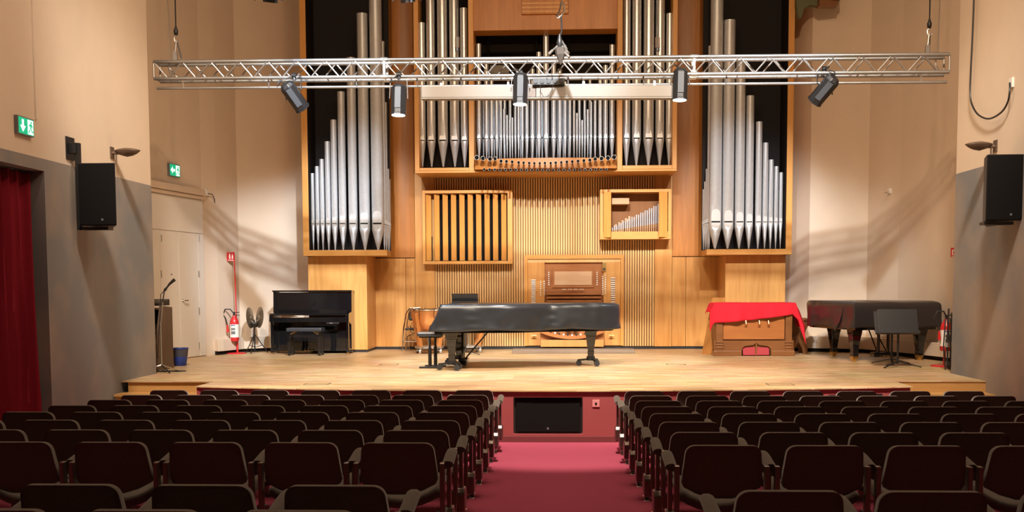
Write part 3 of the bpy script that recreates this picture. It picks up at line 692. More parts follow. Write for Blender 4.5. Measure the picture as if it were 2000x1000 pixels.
# ------------------------------------------------------------------ grand pianos under covers
def smooth_line(ctrl, per=8):
    pts = []; n = len(ctrl)
    for i in range(n - 1):
        p0, p1, p2, p3 = [Vector(ctrl[max(0, min(n - 1, j))]) for j in (i - 1, i, i + 1, i + 2)]
        for k in range(per):
            t = k / per
            pts.append(.5 * ((2 * p1) + (p2 - p0) * t + (2 * p0 - 5 * p1 + 4 * p2 - p3) * t * t + (3 * p1 - p0 - 3 * p2 + p3) * t ** 3))
    pts.append(Vector(ctrl[-1])); return pts
def grand(label, L, loc, rz, zt, zb, m_cov, dolly, seed, seams=(), flap=False, slope=.17):
    t = thing('grand_piano', label, 'piano', loc, rz)
    h = .77
    ctrl = [(h, 0), (h, .35), (h, L * .36), (.62, L * .50), (.36, L * .64), (.20, L * .80), (.06, L * .93), (-.16, L), (-.42, L - .02), (-.66, L - .14), (-h, L - .42), (-h, L * .5), (-h, .3), (-h, 0)]
    out = smooth_line(ctrl, 9)
    # key end straight, resampled by arc length
    out += [Vector((-h + 2 * h * i / 14, 0 if 0 < i < 14 else .0)) for i in range(1, 14)]
    n = len(out); cen = Vector((-.1, L * .42))
    nor = []
    for i in range(n):
        d = (out[(i + 1) % n] - out[i - 1]); nor.append(Vector((d.y, -d.x)).normalized())
    nor = [((nor[i - 1] + nor[i] * 2 + nor[(i + 1) % n]) / 4).normalized() for i in range(n)]
    arcs = [0.0]
    for i in range(1, n): arcs.append(arcs[-1] + (out[i] - out[i - 1]).length)
    def top(y): return zt if y > .13 else zt - slope * (1 - max(0, y) / .13) ** .6
    rows = []
    for k in (.02, .35, .7, .9, .97): rows.append([((cen + (p - cen) * k).x, (cen + (p - cen) * k).y, top((cen + (p - cen) * k).y) + .008 * noise.noise(Vector((p.x * 3 * k, p.y * 3 * k, seed)))) for p in out])
    for j in range(13):
        v = j / 12; r_ = []
        for i, p in enumerate(out):
            tz = top(p.y); z = tz - .018 + (zb - tz + .018) * v
            w = .045 * noise.noise(Vector((arcs[i] * 2.2, z * 1.5, seed))) + .022 * noise.noise(Vector((arcs[i] * 6, z * 5, seed + 4)))
            w *= .25 + 1.0 * v
            for sa_ in seams:
                dd = abs(arcs[i] - sa_)
                if dd < .09: w -= .024 * (1 - dd / .09) * (.6 + .4 * math.sin(v * 20))
            off = .015 + .018 * v + w - (.015 if j == 0 else 0)
            zz = z + (.012 * math.sin(arcs[i] * 5 + seed) * v)
            q = p + nor[i] * off; r_.append((q.x, q.y, zz))
        rows.append(r_)
    MB().grid(rows, closed=True).build('dust_cover', m_cov, t, smooth=True, solid=.006, local=True)
    # case under the cover
    inn = [cen + (p - cen) * .955 for p in out]
    MB().prism([(p.x, p.y) for p in inn], zb - .03, zt - .22).build('case', m_gloss, t, local=True)
    legs = [(-.60, .30), (.60, .30), (-.30, L - .42)]
    for x, y in legs:
        b = MB(); c = .14 if dolly else .07
        b.cyl((x, y, zb - .02), (x, y, zb - .12), .135, .12, 4, a0=math.pi / 4); b.cyl((x, y, zb - .12), (x, y, zb - .16), .095, .095, 4, a0=math.pi / 4)
        b.cyl((x, y, zb - .12), (x, y, c + .09), .115, .066, 4, a0=math.pi / 4); b.cyl((x, y, c + .10), (x, y, c), .075, .07, 4, a0=math.pi / 4)
        lg = b.build('leg', m_gloss, t, local=True, bevel=.006)
        if dolly:
            sp_ = MB().cyl((x, y, .085), (x, y, .15), .07, n=10)
            for a in (.5, 2.6, 4.7):
                q = Vector((x + .19 * math.cos(a), y + .19 * math.sin(a), .09)); sp_.bar((x, y, .11), q, .05, .03)
            sp_.build('dolly', m_blackmetal, lg, local=True)
            for a in (.5, 2.6, 4.7):
                q = Vector((x + .19 * math.cos(a), y + .19 * math.sin(a), .045)); MB().cyl(q - Vector((.025, 0, 0)), q + Vector((.025, 0, 0)), .045, n=12).cyl(q + Vector((0, 0, .03)), q + Vector((0, 0, .06)), .02, n=8).build('wheel', m_rubber, lg, smooth=True, local=True)
        else:
            MB().box(x - .05, x + .05, y - .05, y + .05, .045, .10).cyl((x - .03, y, .035), (x + .03, y, .035), .035, n=14).build('caster', m_brass, lg, local=True)
    ly = MB()
    for s in (-1, 1): ly.box(s * .09 - .02, s * .09 + .02, .40, .44, .10, zb); ly.cyl((s * .09, .44, .12), (s * .05, .85, zb), .012, n=8)
    ly.box(-.2, .2, .36, .50, .06, .14)
    l_ = ly.build('pedal_lyre', m_gloss, t, local=True, bevel=.004)
    for k in (-1, 0, 1): MB().box(k * .07 - .018, k * .07 + .018, .26, .38, .075, .09).build('pedal', m_brass, l_, local=True)
    if flap:
        MB().grid([[(-h - .02, .34, zt - .1), (-h - .03, .62, zt - .12)], [(-h - .05, .40, zb + .1), (-h - .06, .60, zb)], [(-h - .07, .52, zb - .06), (-h - .04, .55, zb - .08)]]).build('cover_flap', m_vinylb, t, solid=.006, local=True)
    return t
grand('concert grand piano under a black vinyl cover in the middle of the stage', 2.86, (-1.93, 16.92, 0), -math.pi / 2, 1.0, .60, m_vinyl, True, 3.1, seams=(.63, 1.9, 5.9), slope=.30)
grand('smaller grand piano under a dark cover beside the two black music stands', 1.98, (5.58, 18.0, 0), math.radians(14), 1.0, .56, m_vinylb, False, 8.3, seams=(.6, 3.4), flap=True, slope=.02)

# piano bench at the keyboard end of the covered grand
t = thing('adjustable_bench', 'black adjustable piano stool on two T-shaped feet beside the covered grand', 'stool', G(842, 718))
c = G(842, 718); zs_ = W(842, 648, c.y).z
MB().box(c.x - .2, c.x + .2, c.y - .17, c.y + .2, zs_ - .07, zs_).build('seat_pad', m_pad, t, bevel=.02)
MB().box(c.x - .17, c.x + .17, c.y - .13, c.y + .16, zs_ - .09, zs_ - .07).build('seat_plate', m_blackmetal, t)
for dy, dx in ((-.14, .0), (.18, .05)):
    MB().cyl((c.x + dx, c.y + dy, .03), (c.x + dx, c.y + dy, .32), .028, n=10).cyl((c.x + dx, c.y + dy, .3), (c.x + dx, c.y + dy, zs_ - .08), .019, n=10).build('column', m_blackmetal, t)
    MB().box(c.x + dx - .17, c.x + dx + .17, c.y + dy - .025, c.y + dy + .025, 0, .03).build('foot', m_blackmetal, t, bevel=.005)

# ------------------------------------------------------------------ upright piano and bench
u0_, u1_ = W(526, 640, 20.280).x, W(681, 640, 20.280).x; zU = W(600, 567, 20.680).z
up = thing('upright_piano', 'glossy black upright piano below the pipe tower', 'piano', ((u0_ + u1_) / 2, 20.530, 0))
w_ = .06
for xa_, xb_ in ((u0_, u0_ + w_), (u1_ - w_, u1_)):
    MB().prism([(20.550, .06), (20.850, .06), (20.850, zU - .03), (20.610, zU - .03), (20.590, .80), (20.330, .78), (20.290, .74), (20.290, .62), (20.550, .56)], xa_, xb_, 'yz').build('side', m_gloss, up, bevel=.004)
    MB().box(xa_ + .005, xb_ - .005, 20.300, 20.850, .03, .10).build('toe_block', m_gloss, up, bevel=.004)
    MB().box(xa_ + .012, xb_ - .012, 20.320, 20.380, .10, .64).build('leg', m_gloss, up, bevel=.004)
    for y in (20.340, 20.780): MB().cyl((xa_ + .015, y, .022), (xb_ - .015, y, .022), .022, n=12).build('caster', m_brass, up)
MB().box(u0_ - .01, u1_ + .01, 20.570, 20.860, zU - .03, zU).build('lid', m_gloss, up, bevel=.006)
MB().obox(((u0_ + u1_) / 2, 20.615, (zU + .80) / 2 - .01), (u1_ - u0_ - 2 * w_, .02, zU - .86), rx(-.05)).build('upper_panel', m_gloss, up, bevel=.003)
MB().prism([(20.300, .74), (20.330, .775), (20.610, .845), (20.610, .815), (20.350, .74)], u0_ + w_, u1_ - w_, 'yz').build('fallboard', m_gloss, up)
MB().box(u0_ + w_, u1_ - w_, 20.602, 20.610, .838, .85).build('hinge_strip', m_chrome, up)
MB().box(u0_ + w_, u1_ - w_, 20.290, 20.590, .61, .70).build('key_bed', m_gloss, up, bevel=.004)
MB().box(u0_ + w_, u1_ - w_, 20.560, 20.580, .12, .61).build('lower_panel', m_gloss, up)
MB().box(u0_ + w_, u1_ - w_, 20.530, 20.830, .05, .12).build('bottom_board', m_gloss, up)
q = W(650, 629, 20.280); MB().box(q.x - .12, q.x + .12, 20.275, 20.330, .575, .61).build('control_box', m_blackmetal, up)
MB().box(q.x - .06, q.x + .0, 20.270, 20.276, .585, .6).build('control_panel', m_steel, up)
for px in (597, 603.5, 610):
    q = W(px, 688, 20.430); MB().obox((q.x, 20.460, .07), (.035, .14, .016), rx(.15)).build('pedal', m_brass, up, bevel=.005)
for px in (531, 674):
    pass
c = G(590, 696); c.y = 19.98
pb_ = thing('piano_bench', 'black padded piano bench in front of the upright piano', 'bench', (c.x, c.y, 0))
zq = W(590, 640, c.y).z; hw = .33
MB().box(c.x - hw, c.x + hw, c.y - .18, c.y + .18, zq - .07, zq).build('seat_pad', m_pad, pb_, bevel=.02)
MB().box(c.x - hw + .03, c.x + hw - .03, c.y - .15, c.y + .15, zq - .17, zq - .12).build('apron', m_gloss, pb_, bevel=.004)
for s in (-1, 1):
    MB().bar((c.x + s * .27, c.y - .12, zq - .12), (c.x + s * .17, c.y - .12, zq - .07), .015, .015).bar((c.x + s * .27, c.y + .12, zq - .12), (c.x + s * .17, c.y + .12, zq - .07), .015, .015).build('scissor_lift', m_brass, pb_)
    for e_ in (-1, 1): MB().cyl((c.x + s * (hw - .045), c.y + e_ * .13, 0), (c.x + s * (hw - .045), c.y + e_ * .13, zq - .12), .034, .040, 4, a0=math.pi / 4).build('leg', m_gloss, pb_)

# ------------------------------------------------------------------ harmonium, its cloth, board and stool
hx0, hx1 = W(1396, 660, 19.55).x, W(1551, 660, 19.55).x; hy0, hy1 = 19.6, 20.15; zh = W(1470, 592, 19.62).z
ha = thing('harmonium', 'carved dark wooden harmonium under the red cloth', 'harmonium', ((hx0 + hx1) / 2, 19.85, 0))
MB().box(hx0 + .02, hx1 - .02, hy0 + .05, hy1, .1, zh - .03).build('case', m_harm, ha, bevel=.006)
MB().box(hx0 - .01, hx1 + .01, hy0 + .0, hy1 + .01, zh - .03, zh).build('top_board', m_harm, ha, bevel=.006)
hm = (hx0 + hx1) / 2; ar = .26; qx = W(1477, 690, 19.6).x
arch = [(hx0, 0), (qx - ar, 0), (qx - ar, .13), (qx - ar + .03, .16), (qx - ar + .06, .18), (qx - .05, .20), (qx, .235), (qx + .05, .20), (qx + ar - .06, .18), (qx + ar - .03, .16), (qx + ar, .13), (qx + ar, 0), (hx1, 0), (hx1, .09), (hx1, .28), (hx0, .28), (hx0, .09)]
MB().prism(arch, hy0 + .0, hy0 + .06, 'xz').build('arched_plinth', m_harm, ha)
MB().box(hx0 - .02, qx - ar - .01, hy0 - .03, hy0, 0, .10).build('base_moulding', m_harm, ha, bevel=.01); MB().box(qx + ar + .01, hx1 + .02, hy0 - .03, hy0, 0, .10).build('base_moulding', m_harm, ha, bevel=.01)
for s, x in ((-1, hx0 + .09), (1, hx1 - .09)):
    pl = MB().box(x - .06, x + .06, hy0 - .02, hy0 + .05, .10, zh - .04).build('pilaster', m_harm, ha, bevel=.005)
    for z in (.14, .19, .24, zh - .16, zh - .10): MB().box(x - .066, x + .066, hy0 - .035, hy0 - .02, z, z + .03).build('pilaster_band', m_harm, pl, bevel=.005)
MB().box(hx0 + .16, hx1 - .16, hy0 + .012, hy0 + .05, .30, zh - .06).build('front_panel', m_console, ha, bevel=.004)
MB().box(qx - ar, qx + ar, hy0 + .06, hy0 + .1, 0.02, .24).build('recess', m_dark, ha)
for s in (-1, 1): MB().obox((qx + s * .125, hy0 + .035, .085), (.225, .03, .15), rx(-.3)).build('foot_pedal', m_pedal, ha, bevel=.006)
MB().box(qx - .012, qx + .012, hy0 - .005, hy0 + .04, 0.01, .22).build('pedal_post', m_harm, ha)
for px in (1456, 1482, 1500):
    q = W(px, 632, hy0); MB().tube([(q.x, hy0 + .01, q.z + .04), (q.x, hy0 - .06, q.z + .05), (q.x, hy0 - .075, q.z), (q.x, hy0 - .03, q.z - .03)], .014, 8).build('hook', m_copper, ha, smooth=True)
rows = []
Lf, Rt, Dp = -.16, .36, hy1 - hy0
NU, NV = 60, 26
for j in range(NV + 1):
    v = -.36 + (Dp + .42) * j / NV; row = []
    for i in range(NU + 1):
        u = Lf + (hx1 - hx0 + Rt - Lf) * i / NU; wd_ = hx1 - hx0
        hang = .36 * (1 - .42 * max(0, (u / wd_)) ** 1.4) if u < wd_ else .34
        vv = v
        if v < 0: vv = v * hang / .36
        ox = 0 if 0 <= u <= wd_ else (u if u < 0 else u - wd_)
        x = hx0 + min(max(u, 0), wd_); y = hy0 + min(max(vv, 0), Dp); z = zh + .006
        dn_f = max(0, -vv); dn_b = max(0, vv - Dp); dn_s = abs(ox)
        y += -(.055 + .05 * dn_f) * (dn_f > 0) + (.02 if dn_b else 0)
        x += (-1 if ox < 0 else 1) * (.025 + .30 * dn_s * (1 if ox < 0 else 1.6)) * (dn_s > 0)
        fold = .03 * math.sin(x * 9 + 1.2) * dn_f / .36 + .02 * math.sin(x * 21) * dn_f / .36
        y += fold; 
        if dn_s: x += .03 * math.sin(y * 17) * min(1, dn_s / .12)
        drop = max(dn_f, dn_b) + dn_s * (1.05 if ox < 0 else 1.25)
        if ox > 0 and dn_f > 0: drop = dn_s * 1.25 + dn_f * .9; x += dn_f * .12
        z -= drop - .006 * noise.noise(Vector((x * 5, y * 5, 2)))
        row.append((x, y, z))
    rows.append(row)
tag(MB().grid(rows).build('red_cloth', m_cloth, smooth=True, solid=.006, loc=(hm, 19.85, zh)), 'scarlet cloth draped over the harmonium with one end hanging down', 'cloth')
# leaning board
p1, p2 = G(1364, 687), G(1381, 692.5); p1.y = p2.y = 20.1; p1 = W(1363, 688, 20.02); p2 = W(1383, 692, 19.9); 
top1, top2 = W(1389, 583, 20.3), W(1404, 583, 20.2)
a_ = G(1363, 689); 
b = MB(); o1 = G(1363, 687); o2 = G(1382, 692)
def Q(px, py, Y): return W(px, py, Y)
cs = [Vector((G(1364, 688).x, 20.25, 0)), Vector((G(1384, 691).x, 19.95, 0))]
lean = Vector((.22, .22, 0)); zt_ = W(1395, 582, 20.3).z
nrm = Vector((.05, .03, .01))
tp = [Vector((W(1391, 582, 20.45).x, 20.45, zt_)), Vector((W(1412, 584, 20.2).x, 20.2, zt_))]
lowr = [cs[0], cs[1], tp[1], tp[0]]
b.add([k for k in lowr] + [k + nrm for k in lowr], [(0, 1, 2, 3), (7, 6, 5, 4), (0, 4, 5, 1), (1, 5, 6, 2), (2, 6, 7, 3), (3, 7, 4, 0)])
tag(b.build('leaning_board', m_board, loc=(cs[0].x, 20.1, 0)), 'pale wooden board leaning against the end of the harmonium', 'board')
s0 = G(1562, 694)
sc_ = thing('wooden_stool', 'carved wooden X-shaped stool standing between the harmonium and the grand', 'stool', (s0.x, 20.1, 0))
hs = W(1562, 622, 20.0).z
for y in (20.16, 20.50):
    c = s0.x + .06
    MB().prism([(c - .17, 0), (c - .09, 0), (c - .07, .10), (c, .22), (c + .07, .10), (c + .09, 0), (c + .17, 0), (c + .17, .12), (c + .09, .32), (c + .17, .52), (c + .17, hs - .05), (c - .17, hs - .05), (c - .17, .52), (c - .09, .32), (c - .17, .12)], y, y + .04, 'xz').build('carved_end', m_harm, sc_, bevel=.005)
MB().box(c - .19, c + .19, 20.13, 20.57, hs - .05, hs).build('seat', m_harm, sc_, bevel=.01)
MB().box(c - .02, c + .02, 20.2, 20.5, .28, .34).build('stretcher', m_harm, sc_)

# ------------------------------------------------------------------ timpani, folding chair, music stands
def timpani(px, Yc, label, R=.34):
    c = Vector((W(px, 650, Yc).x, Yc, 0)); zr_ = W(px, 606, Yc).z
    t = thing('timpani', label, 'drum', c, group='copper timpani behind the covered grand')
    MB().lathe([(.04, zr_ - .44), (.14, zr_ - .42), (.25, zr_ - .34), (.31, zr_ - .22), (.33, zr_ - .10), (R, zr_ - .01), (R, zr_)], c, 32).build('kettle', m_copper, t, smooth=True)
    MB().lathe([(R - .02, zr_ - .002), (R + .015, zr_ - .002), (R + .02, zr_ + .02), (R + .012, zr_ + .03), (R - .02, zr_ + .012)], c, 36).build('hoop', m_chrome, t, smooth=True)
    MB().lathe([(R, zr_), (R, zr_ + .006)], c, 36).build('drumhead', m_ivory, t)
    for k in range(8):
        a = math.pi / 8 + k * math.pi / 4; d = Vector((math.cos(a), math.sin(a), 0)) * (R + .025)
        MB().cyl(c + d + Vector((0, 0, zr_ - .14)), c + d + Vector((0, 0, zr_ + .03)), .008, n=6).cyl(c + d + Vector((0, 0, zr_ + .03)), c + d + Vector((0, 0, zr_ + .045)), .016, n=6).build('tension_rod', m_chrome, t)
    for k in range(4):
        a = math.pi / 4 + k * math.pi / 2 + .25; d = Vector((math.cos(a), math.sin(a), 0))
        MB().bar(c + d * (R + .05) + Vector((0, 0, zr_ - .05)), c + d * .24 + Vector((0, 0, .1)), .075, .035, up=(d.y, -d.x, 0)).build('strut', m_cwood, t, bevel=.008)
        q = c + d * .28; MB().cyl(q + Vector((-.02, 0, .045)), q + Vector((.02, 0, .045)), .045, n=12).cyl(q + Vector((0, 0, .05)), q + Vector((0, 0, .12)), .015, n=8).build('caster', m_steel, t)
    MB().lathe([(.24, .10), (.28, .10), (.28, .14), (.24, .14)], c, 24).build('base_ring', m_steel, t); MB().cyl(c + Vector((0, 0, .12)), c + Vector((0, 0, zr_ - .42)), .03, n=10).build('centre_column', m_chrome, t)
    return t
timpani(838, 20.55, 'copper timpani with wooden struts next to the folding chair')
timpani(915, 20.85, 'copper timpani mostly hidden behind the covered grand piano')
c = Vector((W(800, 650, 21.3).x, 21.3, 0)); zb_ = W(805, 602, 21.2).z
fc = thing('folding_chair', 'chrome folding chair with black pads against the wood panelling', 'chair', c)
c = c + Vector((.08, 0, 0))
for dy in (-.2, .2):
    MB().tube([(c.x - .20, c.y + dy, .01), (c.x - .17, c.y + dy, .45), (c.x - .12, c.y + dy, zb_ - .1), (c.x - .05, c.y + dy * .8, zb_)], .014, 8).build('frame_tube', m_chrome, fc, smooth=True)
    MB().tube([(c.x - .12, c.y + dy * .9, .01), (c.x - .1, c.y + dy * .9, .3), (c.x + .18, c.y + dy * .9, .42)], .012, 8).tube([(c.x + .2, c.y + dy * .9, .01), (c.x - .1, c.y + dy * .9, .5)], .012, 8).build('leg', m_chrome, fc, smooth=True)
MB().tube([(c.x - .05, c.y - .16, zb_), (c.x + .14, c.y - .1, zb_ + .01), (c.x + .14, c.y + .1, zb_ + .01), (c.x - .05, c.y + .16, zb_)], .014, 8).build('back_rail', m_chrome, fc, smooth=True)
MB().obox((c.x + .03, c.y, zb_ - .14), (.20, .36, .22), ry(.1)).build('back_pad', m_rubber, fc, bevel=.03)
MB().box(c.x - .15, c.x + .23, c.y - .19, c.y + .19, .42, .46).build('seat_pad', m_rubber, fc, bevel=.015)
MB().cyl((c.x - .17, c.y - .2, .2), (c.x + .17, c.y - .2, .2), .009, n=8).build('cross_bar', m_chrome, fc)

def music_stand(label, c, zdesk, w, h, tilt, foot=.27, ang=0, pole_dx=0, group=None):
    t = thing('music_stand', label, 'music stand', (c.x, c.y, 0), group=group)
    R = rx(-tilt)
    d = MB().obox((c.x, c.y, zdesk), (w, .012, h), R); cc_ = Vector((c.x, c.y, zdesk)) + R @ Vector((0, -.03, -h / 2))
    d.obox(cc_, (w, .07, .012), R); dk = d.build('desk', m_blackmetal, t, bevel=.003)
    MB().obox(cc_ + R @ Vector((0, -.033, .018)), (w, .006, .04), R).build('lip', m_blackmetal, dk)
    x = c.x + pole_dx
    MB().cyl((x, c.y + .05, .06), (x, c.y + .05, .55), .018, n=10).cyl((x, c.y + .05, .5), (x, c.y + .05, zdesk), .012, n=10).build('pole', m_blackmetal, t, smooth=True)
    for k in range(3):
        a = ang + k * 2.094; MB().bar((x, c.y + .05, .09), (x + foot * math.cos(a), c.y + .05 + foot * math.sin(a), .012), .03, .012).build('leg', m_blackmetal, t)
    return t
q = W(908, 581, 19.9); music_stand('black music stand whose desk shows above the covered grand', Vector((q.x, 19.9, 0)), q.z, .49, .16, -.5)
q = W(1754, 628, 16.75); music_stand('front black music stand of the pair beside the smaller grand', Vector((q.x, 16.75, 0)), q.z, .60, .40, .35, .35, -.35, .02, 'black music stands by the smaller grand')
q = W(1742, 630, 17.4); music_stand('rear black music stand tucked behind the other beside the smaller grand', Vector((q.x, 17.4, 0)), q.z, .55, .38, .35, .33, .3, .02, 'black music stands by the smaller grand')

# ------------------------------------------------------------------ extinguishers, cymbal stand, bin, mic, rack
def extinguisher(label, c, group):
    t = thing('fire_extinguisher', label, 'extinguisher', (c.x, c.y, 0), group=group)
    MB().lathe([(.02, .24), (.07, .245), (.085, .27), (.085, .60), (.075, .66), (.035, .71), (.03, .74)], (c.x, c.y, 0), 20).build('cylinder', m_extred, t, smooth=True)
    MB().lathe([(.0865, .32), (.0865, .57)], (c.x, c.y, 0), 20).build('paper_label', m_white, t, smooth=True)
    for k, (a, b_) in enumerate(((.545, .56), (.46, .50), (.38, .44))): MB().box(c.x - .04, c.x + .04, c.y - .0885, c.y - .086, a, b_).build('label_print', m_blue if k == 0 else m_grey, t)
    MB().cyl((c.x, c.y, .73), (c.x, c.y, .79), .022, n=10).box(c.x - .02, c.x + .10, c.y - .012, c.y + .012, .79, .805).bar((c.x, c.y, .76), (c.x + .11, c.y, .74), .02, .01).build('valve', m_black, t)
    MB().tube([(c.x, c.y, .77), (c.x - .06, c.y - .05, .86), (c.x - .16, c.y - .05, .86), (c.x - .20, c.y - .05, .76), (c.x - .15, c.y - .05, .68), (c.x - .12, c.y - .05, .55)], .012, 8).build('hose', m_rubber, t, smooth=True)
    MB().cyl((c.x - .12, c.y - .05, .56), (c.x - .115, c.y - .05, .42), .014, .026, n=10).build('nozzle', m_extred, t)
    MB().lathe([(.2, 0), (.2, .015), (.19, .022), (.01, .022)], (c.x, c.y + .05, 0), 24).cyl((c.x + .02, c.y + .1, .02), (c.x + .02, c.y + .1, .30), .02, n=8).build('floor_stand', m_extred, t)
    return t
GE = 'red fire extinguishers on floor stands'
e1 = extinguisher('red fire extinguisher on a stand with a tall sign pole by the doors', G(459, 691), GE)
c = G(459, 691); yb_ = c.y + .1; tp_ = W(457, 492, yb_)
sp_ = MB().cyl((c.x + .02, yb_, .3), (tp_.x + .0, yb_, tp_.z), .012, n=8).build('sign_pole', m_extred, e1)
q0, q1 = W(443, 493, yb_), W(458.5, 510, yb_)
sg = MB().box(q0.x, q1.x, yb_ - .012, yb_, q1.z, q0.z).build('sign_plate', m_extred, e1)
hx, hz = q1.x - q0.x, q0.z - q1.z
pg = MB()
pg.box(q0.x + .30 * hx, q0.x + .48 * hx, yb_ - .015, yb_ - .012, q1.z + .25 * hz, q1.z + .72 * hz).box(q0.x + .34 * hx, q0.x + .44 * hx, yb_ - .015, yb_ - .012, q1.z + .72 * hz, q1.z + .86 * hz)
pg.prism([(q0.x + .62 * hx, q1.z + .25 * hz), (q0.x + .8 * hx, q1.z + .25 * hz), (q0.x + .84 * hx, q1.z + .5 * hz), (q0.x + .74 * hx, q1.z + .85 * hz), (q0.x + .66 * hx, q1.z + .6 * hz)], yb_ - .015, yb_ - .012, 'xz')
pg.box(q0.x + .15 * hx, q1.x - .1 * hx, yb_ - .015, yb_ - .012, q1.z + .06 * hz, q1.z + .13 * hz)
pg.build('pictogram', m_white, sg)
c2 = G(1846, 716); extinguisher('red fire extinguisher tucked behind the grey wall end by the smaller grand', c2, GE)
q = XP(1861, 493, 6.0)
sgn = thing('wall_sign', 'small red extinguisher sign at the edge of the grey wall', 'sign', (6.74, 16.9, W(1861, 502, 16.9).z))
q0, q1 = W(1857.5, 484, 16.9), W(1876, 502, 16.9)
MB().box(q0.x, q1.x, 16.9, 16.915, q1.z, q0.z).build('plate', m_extred, sgn); MB().box(q0.x + .015, q1.x - .06, 16.896, 16.9, q1.z + .03, q0.z - .03).box(q0.x + .01, q1.x - .01, 16.896, 16.9, q1.z + .008, q1.z + .016).build('pictogram', m_white, sgn)
MB().box(q0.x + .03, q0.x + .05, 16.892, 16.896, q1.z + .04, q0.z - .05).build('symbol', m_extred, sgn)
MB().box(q1.x - .03, 6.9, 16.91, 16.93, q1.z + .05, q1.z + .08).build('bracket', m_white, sgn)

c = G(498, 690.5)
cy = thing('cymbal_stand', 'pair of bronze cymbals held upright on a black tripod stand', 'cymbals', (c.x, c.y, 0))
zc_ = W(497, 622, c.y).z
for s, px in ((-1, 488.5), (1, 507)):
    q = W(px, 621 if s < 0 else 620, c.y); n_ = Vector((1, -.07, .1) if s < 0 else (-.81, -.59, .1)).normalized()
    Rm = n_.to_track_quat('Z', 'Y').to_matrix(); b = MB()
    b.lathe([(.205, -.003), (.205, 0), (.12, .012), (.06, .022), (.045, .04), (.01, .05), (.01, .046), (.04, .036), (.06, .018), (.12, .008), (.2, -.004)], (0, 0, 0), 28)
    b.v = [tuple(Rm @ Vector(p) + q) for p in b.v]; b.build('cymbal', m_cymb, cy, smooth=True)
    MB().tube([(c.x, c.y, zc_ - .1), (q.x, c.y - .04, q.z - .03), tuple(q)], .012, 8).build('holder_arm', m_steel, cy, smooth=True)
MB().cyl((c.x, c.y, .06), (c.x, c.y, zc_ - .02), .014, n=10).cyl((c.x, c.y, zc_ - .17), (c.x, c.y, zc_ - .10), .05, .08, n=10).build('pole', m_blackmetal, cy)
for k in range(3):
    a = .5 + k * 2.094; d = Vector((math.cos(a), math.sin(a), 0)); MB().tube([(c.x, c.y, .38), (c.x + d.x * .25, c.y + d.y * .25, .012)], .010, 6).tube([(c.x, c.y, .12), (c.x + d.x * .15, c.y + d.y * .15, .16)], .006, 6).build('leg', m_blackmetal, cy)

c = G(352, 714)
bn = thing('waste_bin', 'blue plastic waste bin beside the equipment rack', 'bin', c)
MB().lathe([(.095, 0), (.10, .005), (.12, .155), (.112, .155), (.095, .01)], c, 24).build('bucket', m_blue, bn, smooth=True)
MB().lathe([(.1205, .15), (.136, .285), (.128, .29), (.113, .16)], c, 24).build('liner_band', m_bluedark, bn, smooth=True); MB().lathe([(.132, .272), (.142, .278), (.142, .292), (.130, .292), (.126, .28)], c, 24).build('rim', m_blue, bn, smooth=True)

rk = thing('equipment_rack', 'brown audio rack with mixer on top beside the grey wall end', 'rack', (-6.35, 16.35, 0))
rxr = W(339, 700, 16.75).x; zk = W(325, 597, 16.3).z
MB().prism([(16.05, 0), (16.75, 0), (16.75, zk - .03), (16.28, zk), (16.12, .62)], rxr - .03, rxr, 'yz').build('side_panel', m_rack, rk, bevel=.004)
MB().prism([(16.05, 0), (16.75, 0), (16.75, zk - .03), (16.28, zk), (16.12, .62)], rxr - .63, rxr - .60, 'yz').build('side_panel', m_rack, rk, bevel=.004)
MB().box(rxr - .6, rxr - .03, 16.72, 16.75, 0, zk - .04).build('rear_panel', m_dark, rk)
for z in (.03, .38, .60, zk - .06): MB().box(rxr - .6, rxr - .03, 16.2, 16.72, z, z + .02).build('shelf', m_rack, rk)
for z, m_ in ((.06, m_black), (.16, m_black), (.41, m_steel), (.48, m_screen), (.63, m_black)): MB().box(rxr - .57, rxr - .05, 16.18, 16.6, z, z + .065).build('rack_unit', m_, rk, bevel=.005)
mixer = thing('mixing_desk', 'small black mixing desk on top of the equipment rack', 'mixer', (rxr - .3, 16.5, zk))
MB().prism([(16.25, zk), (16.7, zk), (16.7, zk + .10), (16.25, zk + .04)], rxr - .55, rxr - .02, 'yz').build('case', m_black, mixer, bevel=.008)
for k in range(8): MB().cyl((rxr - .5 + .06 * k, 16.4, zk + .06), (rxr - .5 + .06 * k, 16.39, zk + .085), .008, n=8).build('knob', m_steel, mixer)
tag(MB().tube([(rxr - .25, 16.42, zk + .07), (rxr - .25, 16.38, zk + .16), (rxr - .2, 16.36, zk + .17), (rxr - .16, 16.36, zk + .10)], .012, 8).build('headset', m_black, smooth=True, loc=(rxr - .2, 16.4, zk + .07)), 'black headset lying on the mixing desk', 'headset')
c = G(316, 727)
ms = thing('microphone_stand', 'tall microphone stand with a black microphone in front of the rack', 'microphone stand', (c.x, c.y, 0))
tpz = W(318, 590, c.y)
MB().cyl((c.x, c.y, .1), (c.x, c.y, .75), .011, n=8).cyl((c.x, c.y, .7), (tpz.x, c.y, tpz.z), .008, n=8).build('pole', m_steel, ms)
q1, q2 = W(321, 568, c.y), W(331, 555, c.y); q3 = W(341, 546, c.y)
MB().tube([tuple(tpz), tuple(q1)], .009, 8).cyl(q1, q1.lerp(q2, .4), .02, n=10).build('boom', m_black, ms)
MB().cyl(q1.lerp(q2, .3), q2, .012, .017, n=10).cyl(q2, q3, .018, .027, n=12).build('microphone', m_black, ms, smooth=True)
MB().tube([tuple(q1), tuple(W(314, 575, c.y)), tuple(W(313, 600, c.y)), tuple(W(311, 640, c.y)), tuple(W(308, 700, c.y))], .006, 6).build('cable', m_black, ms)
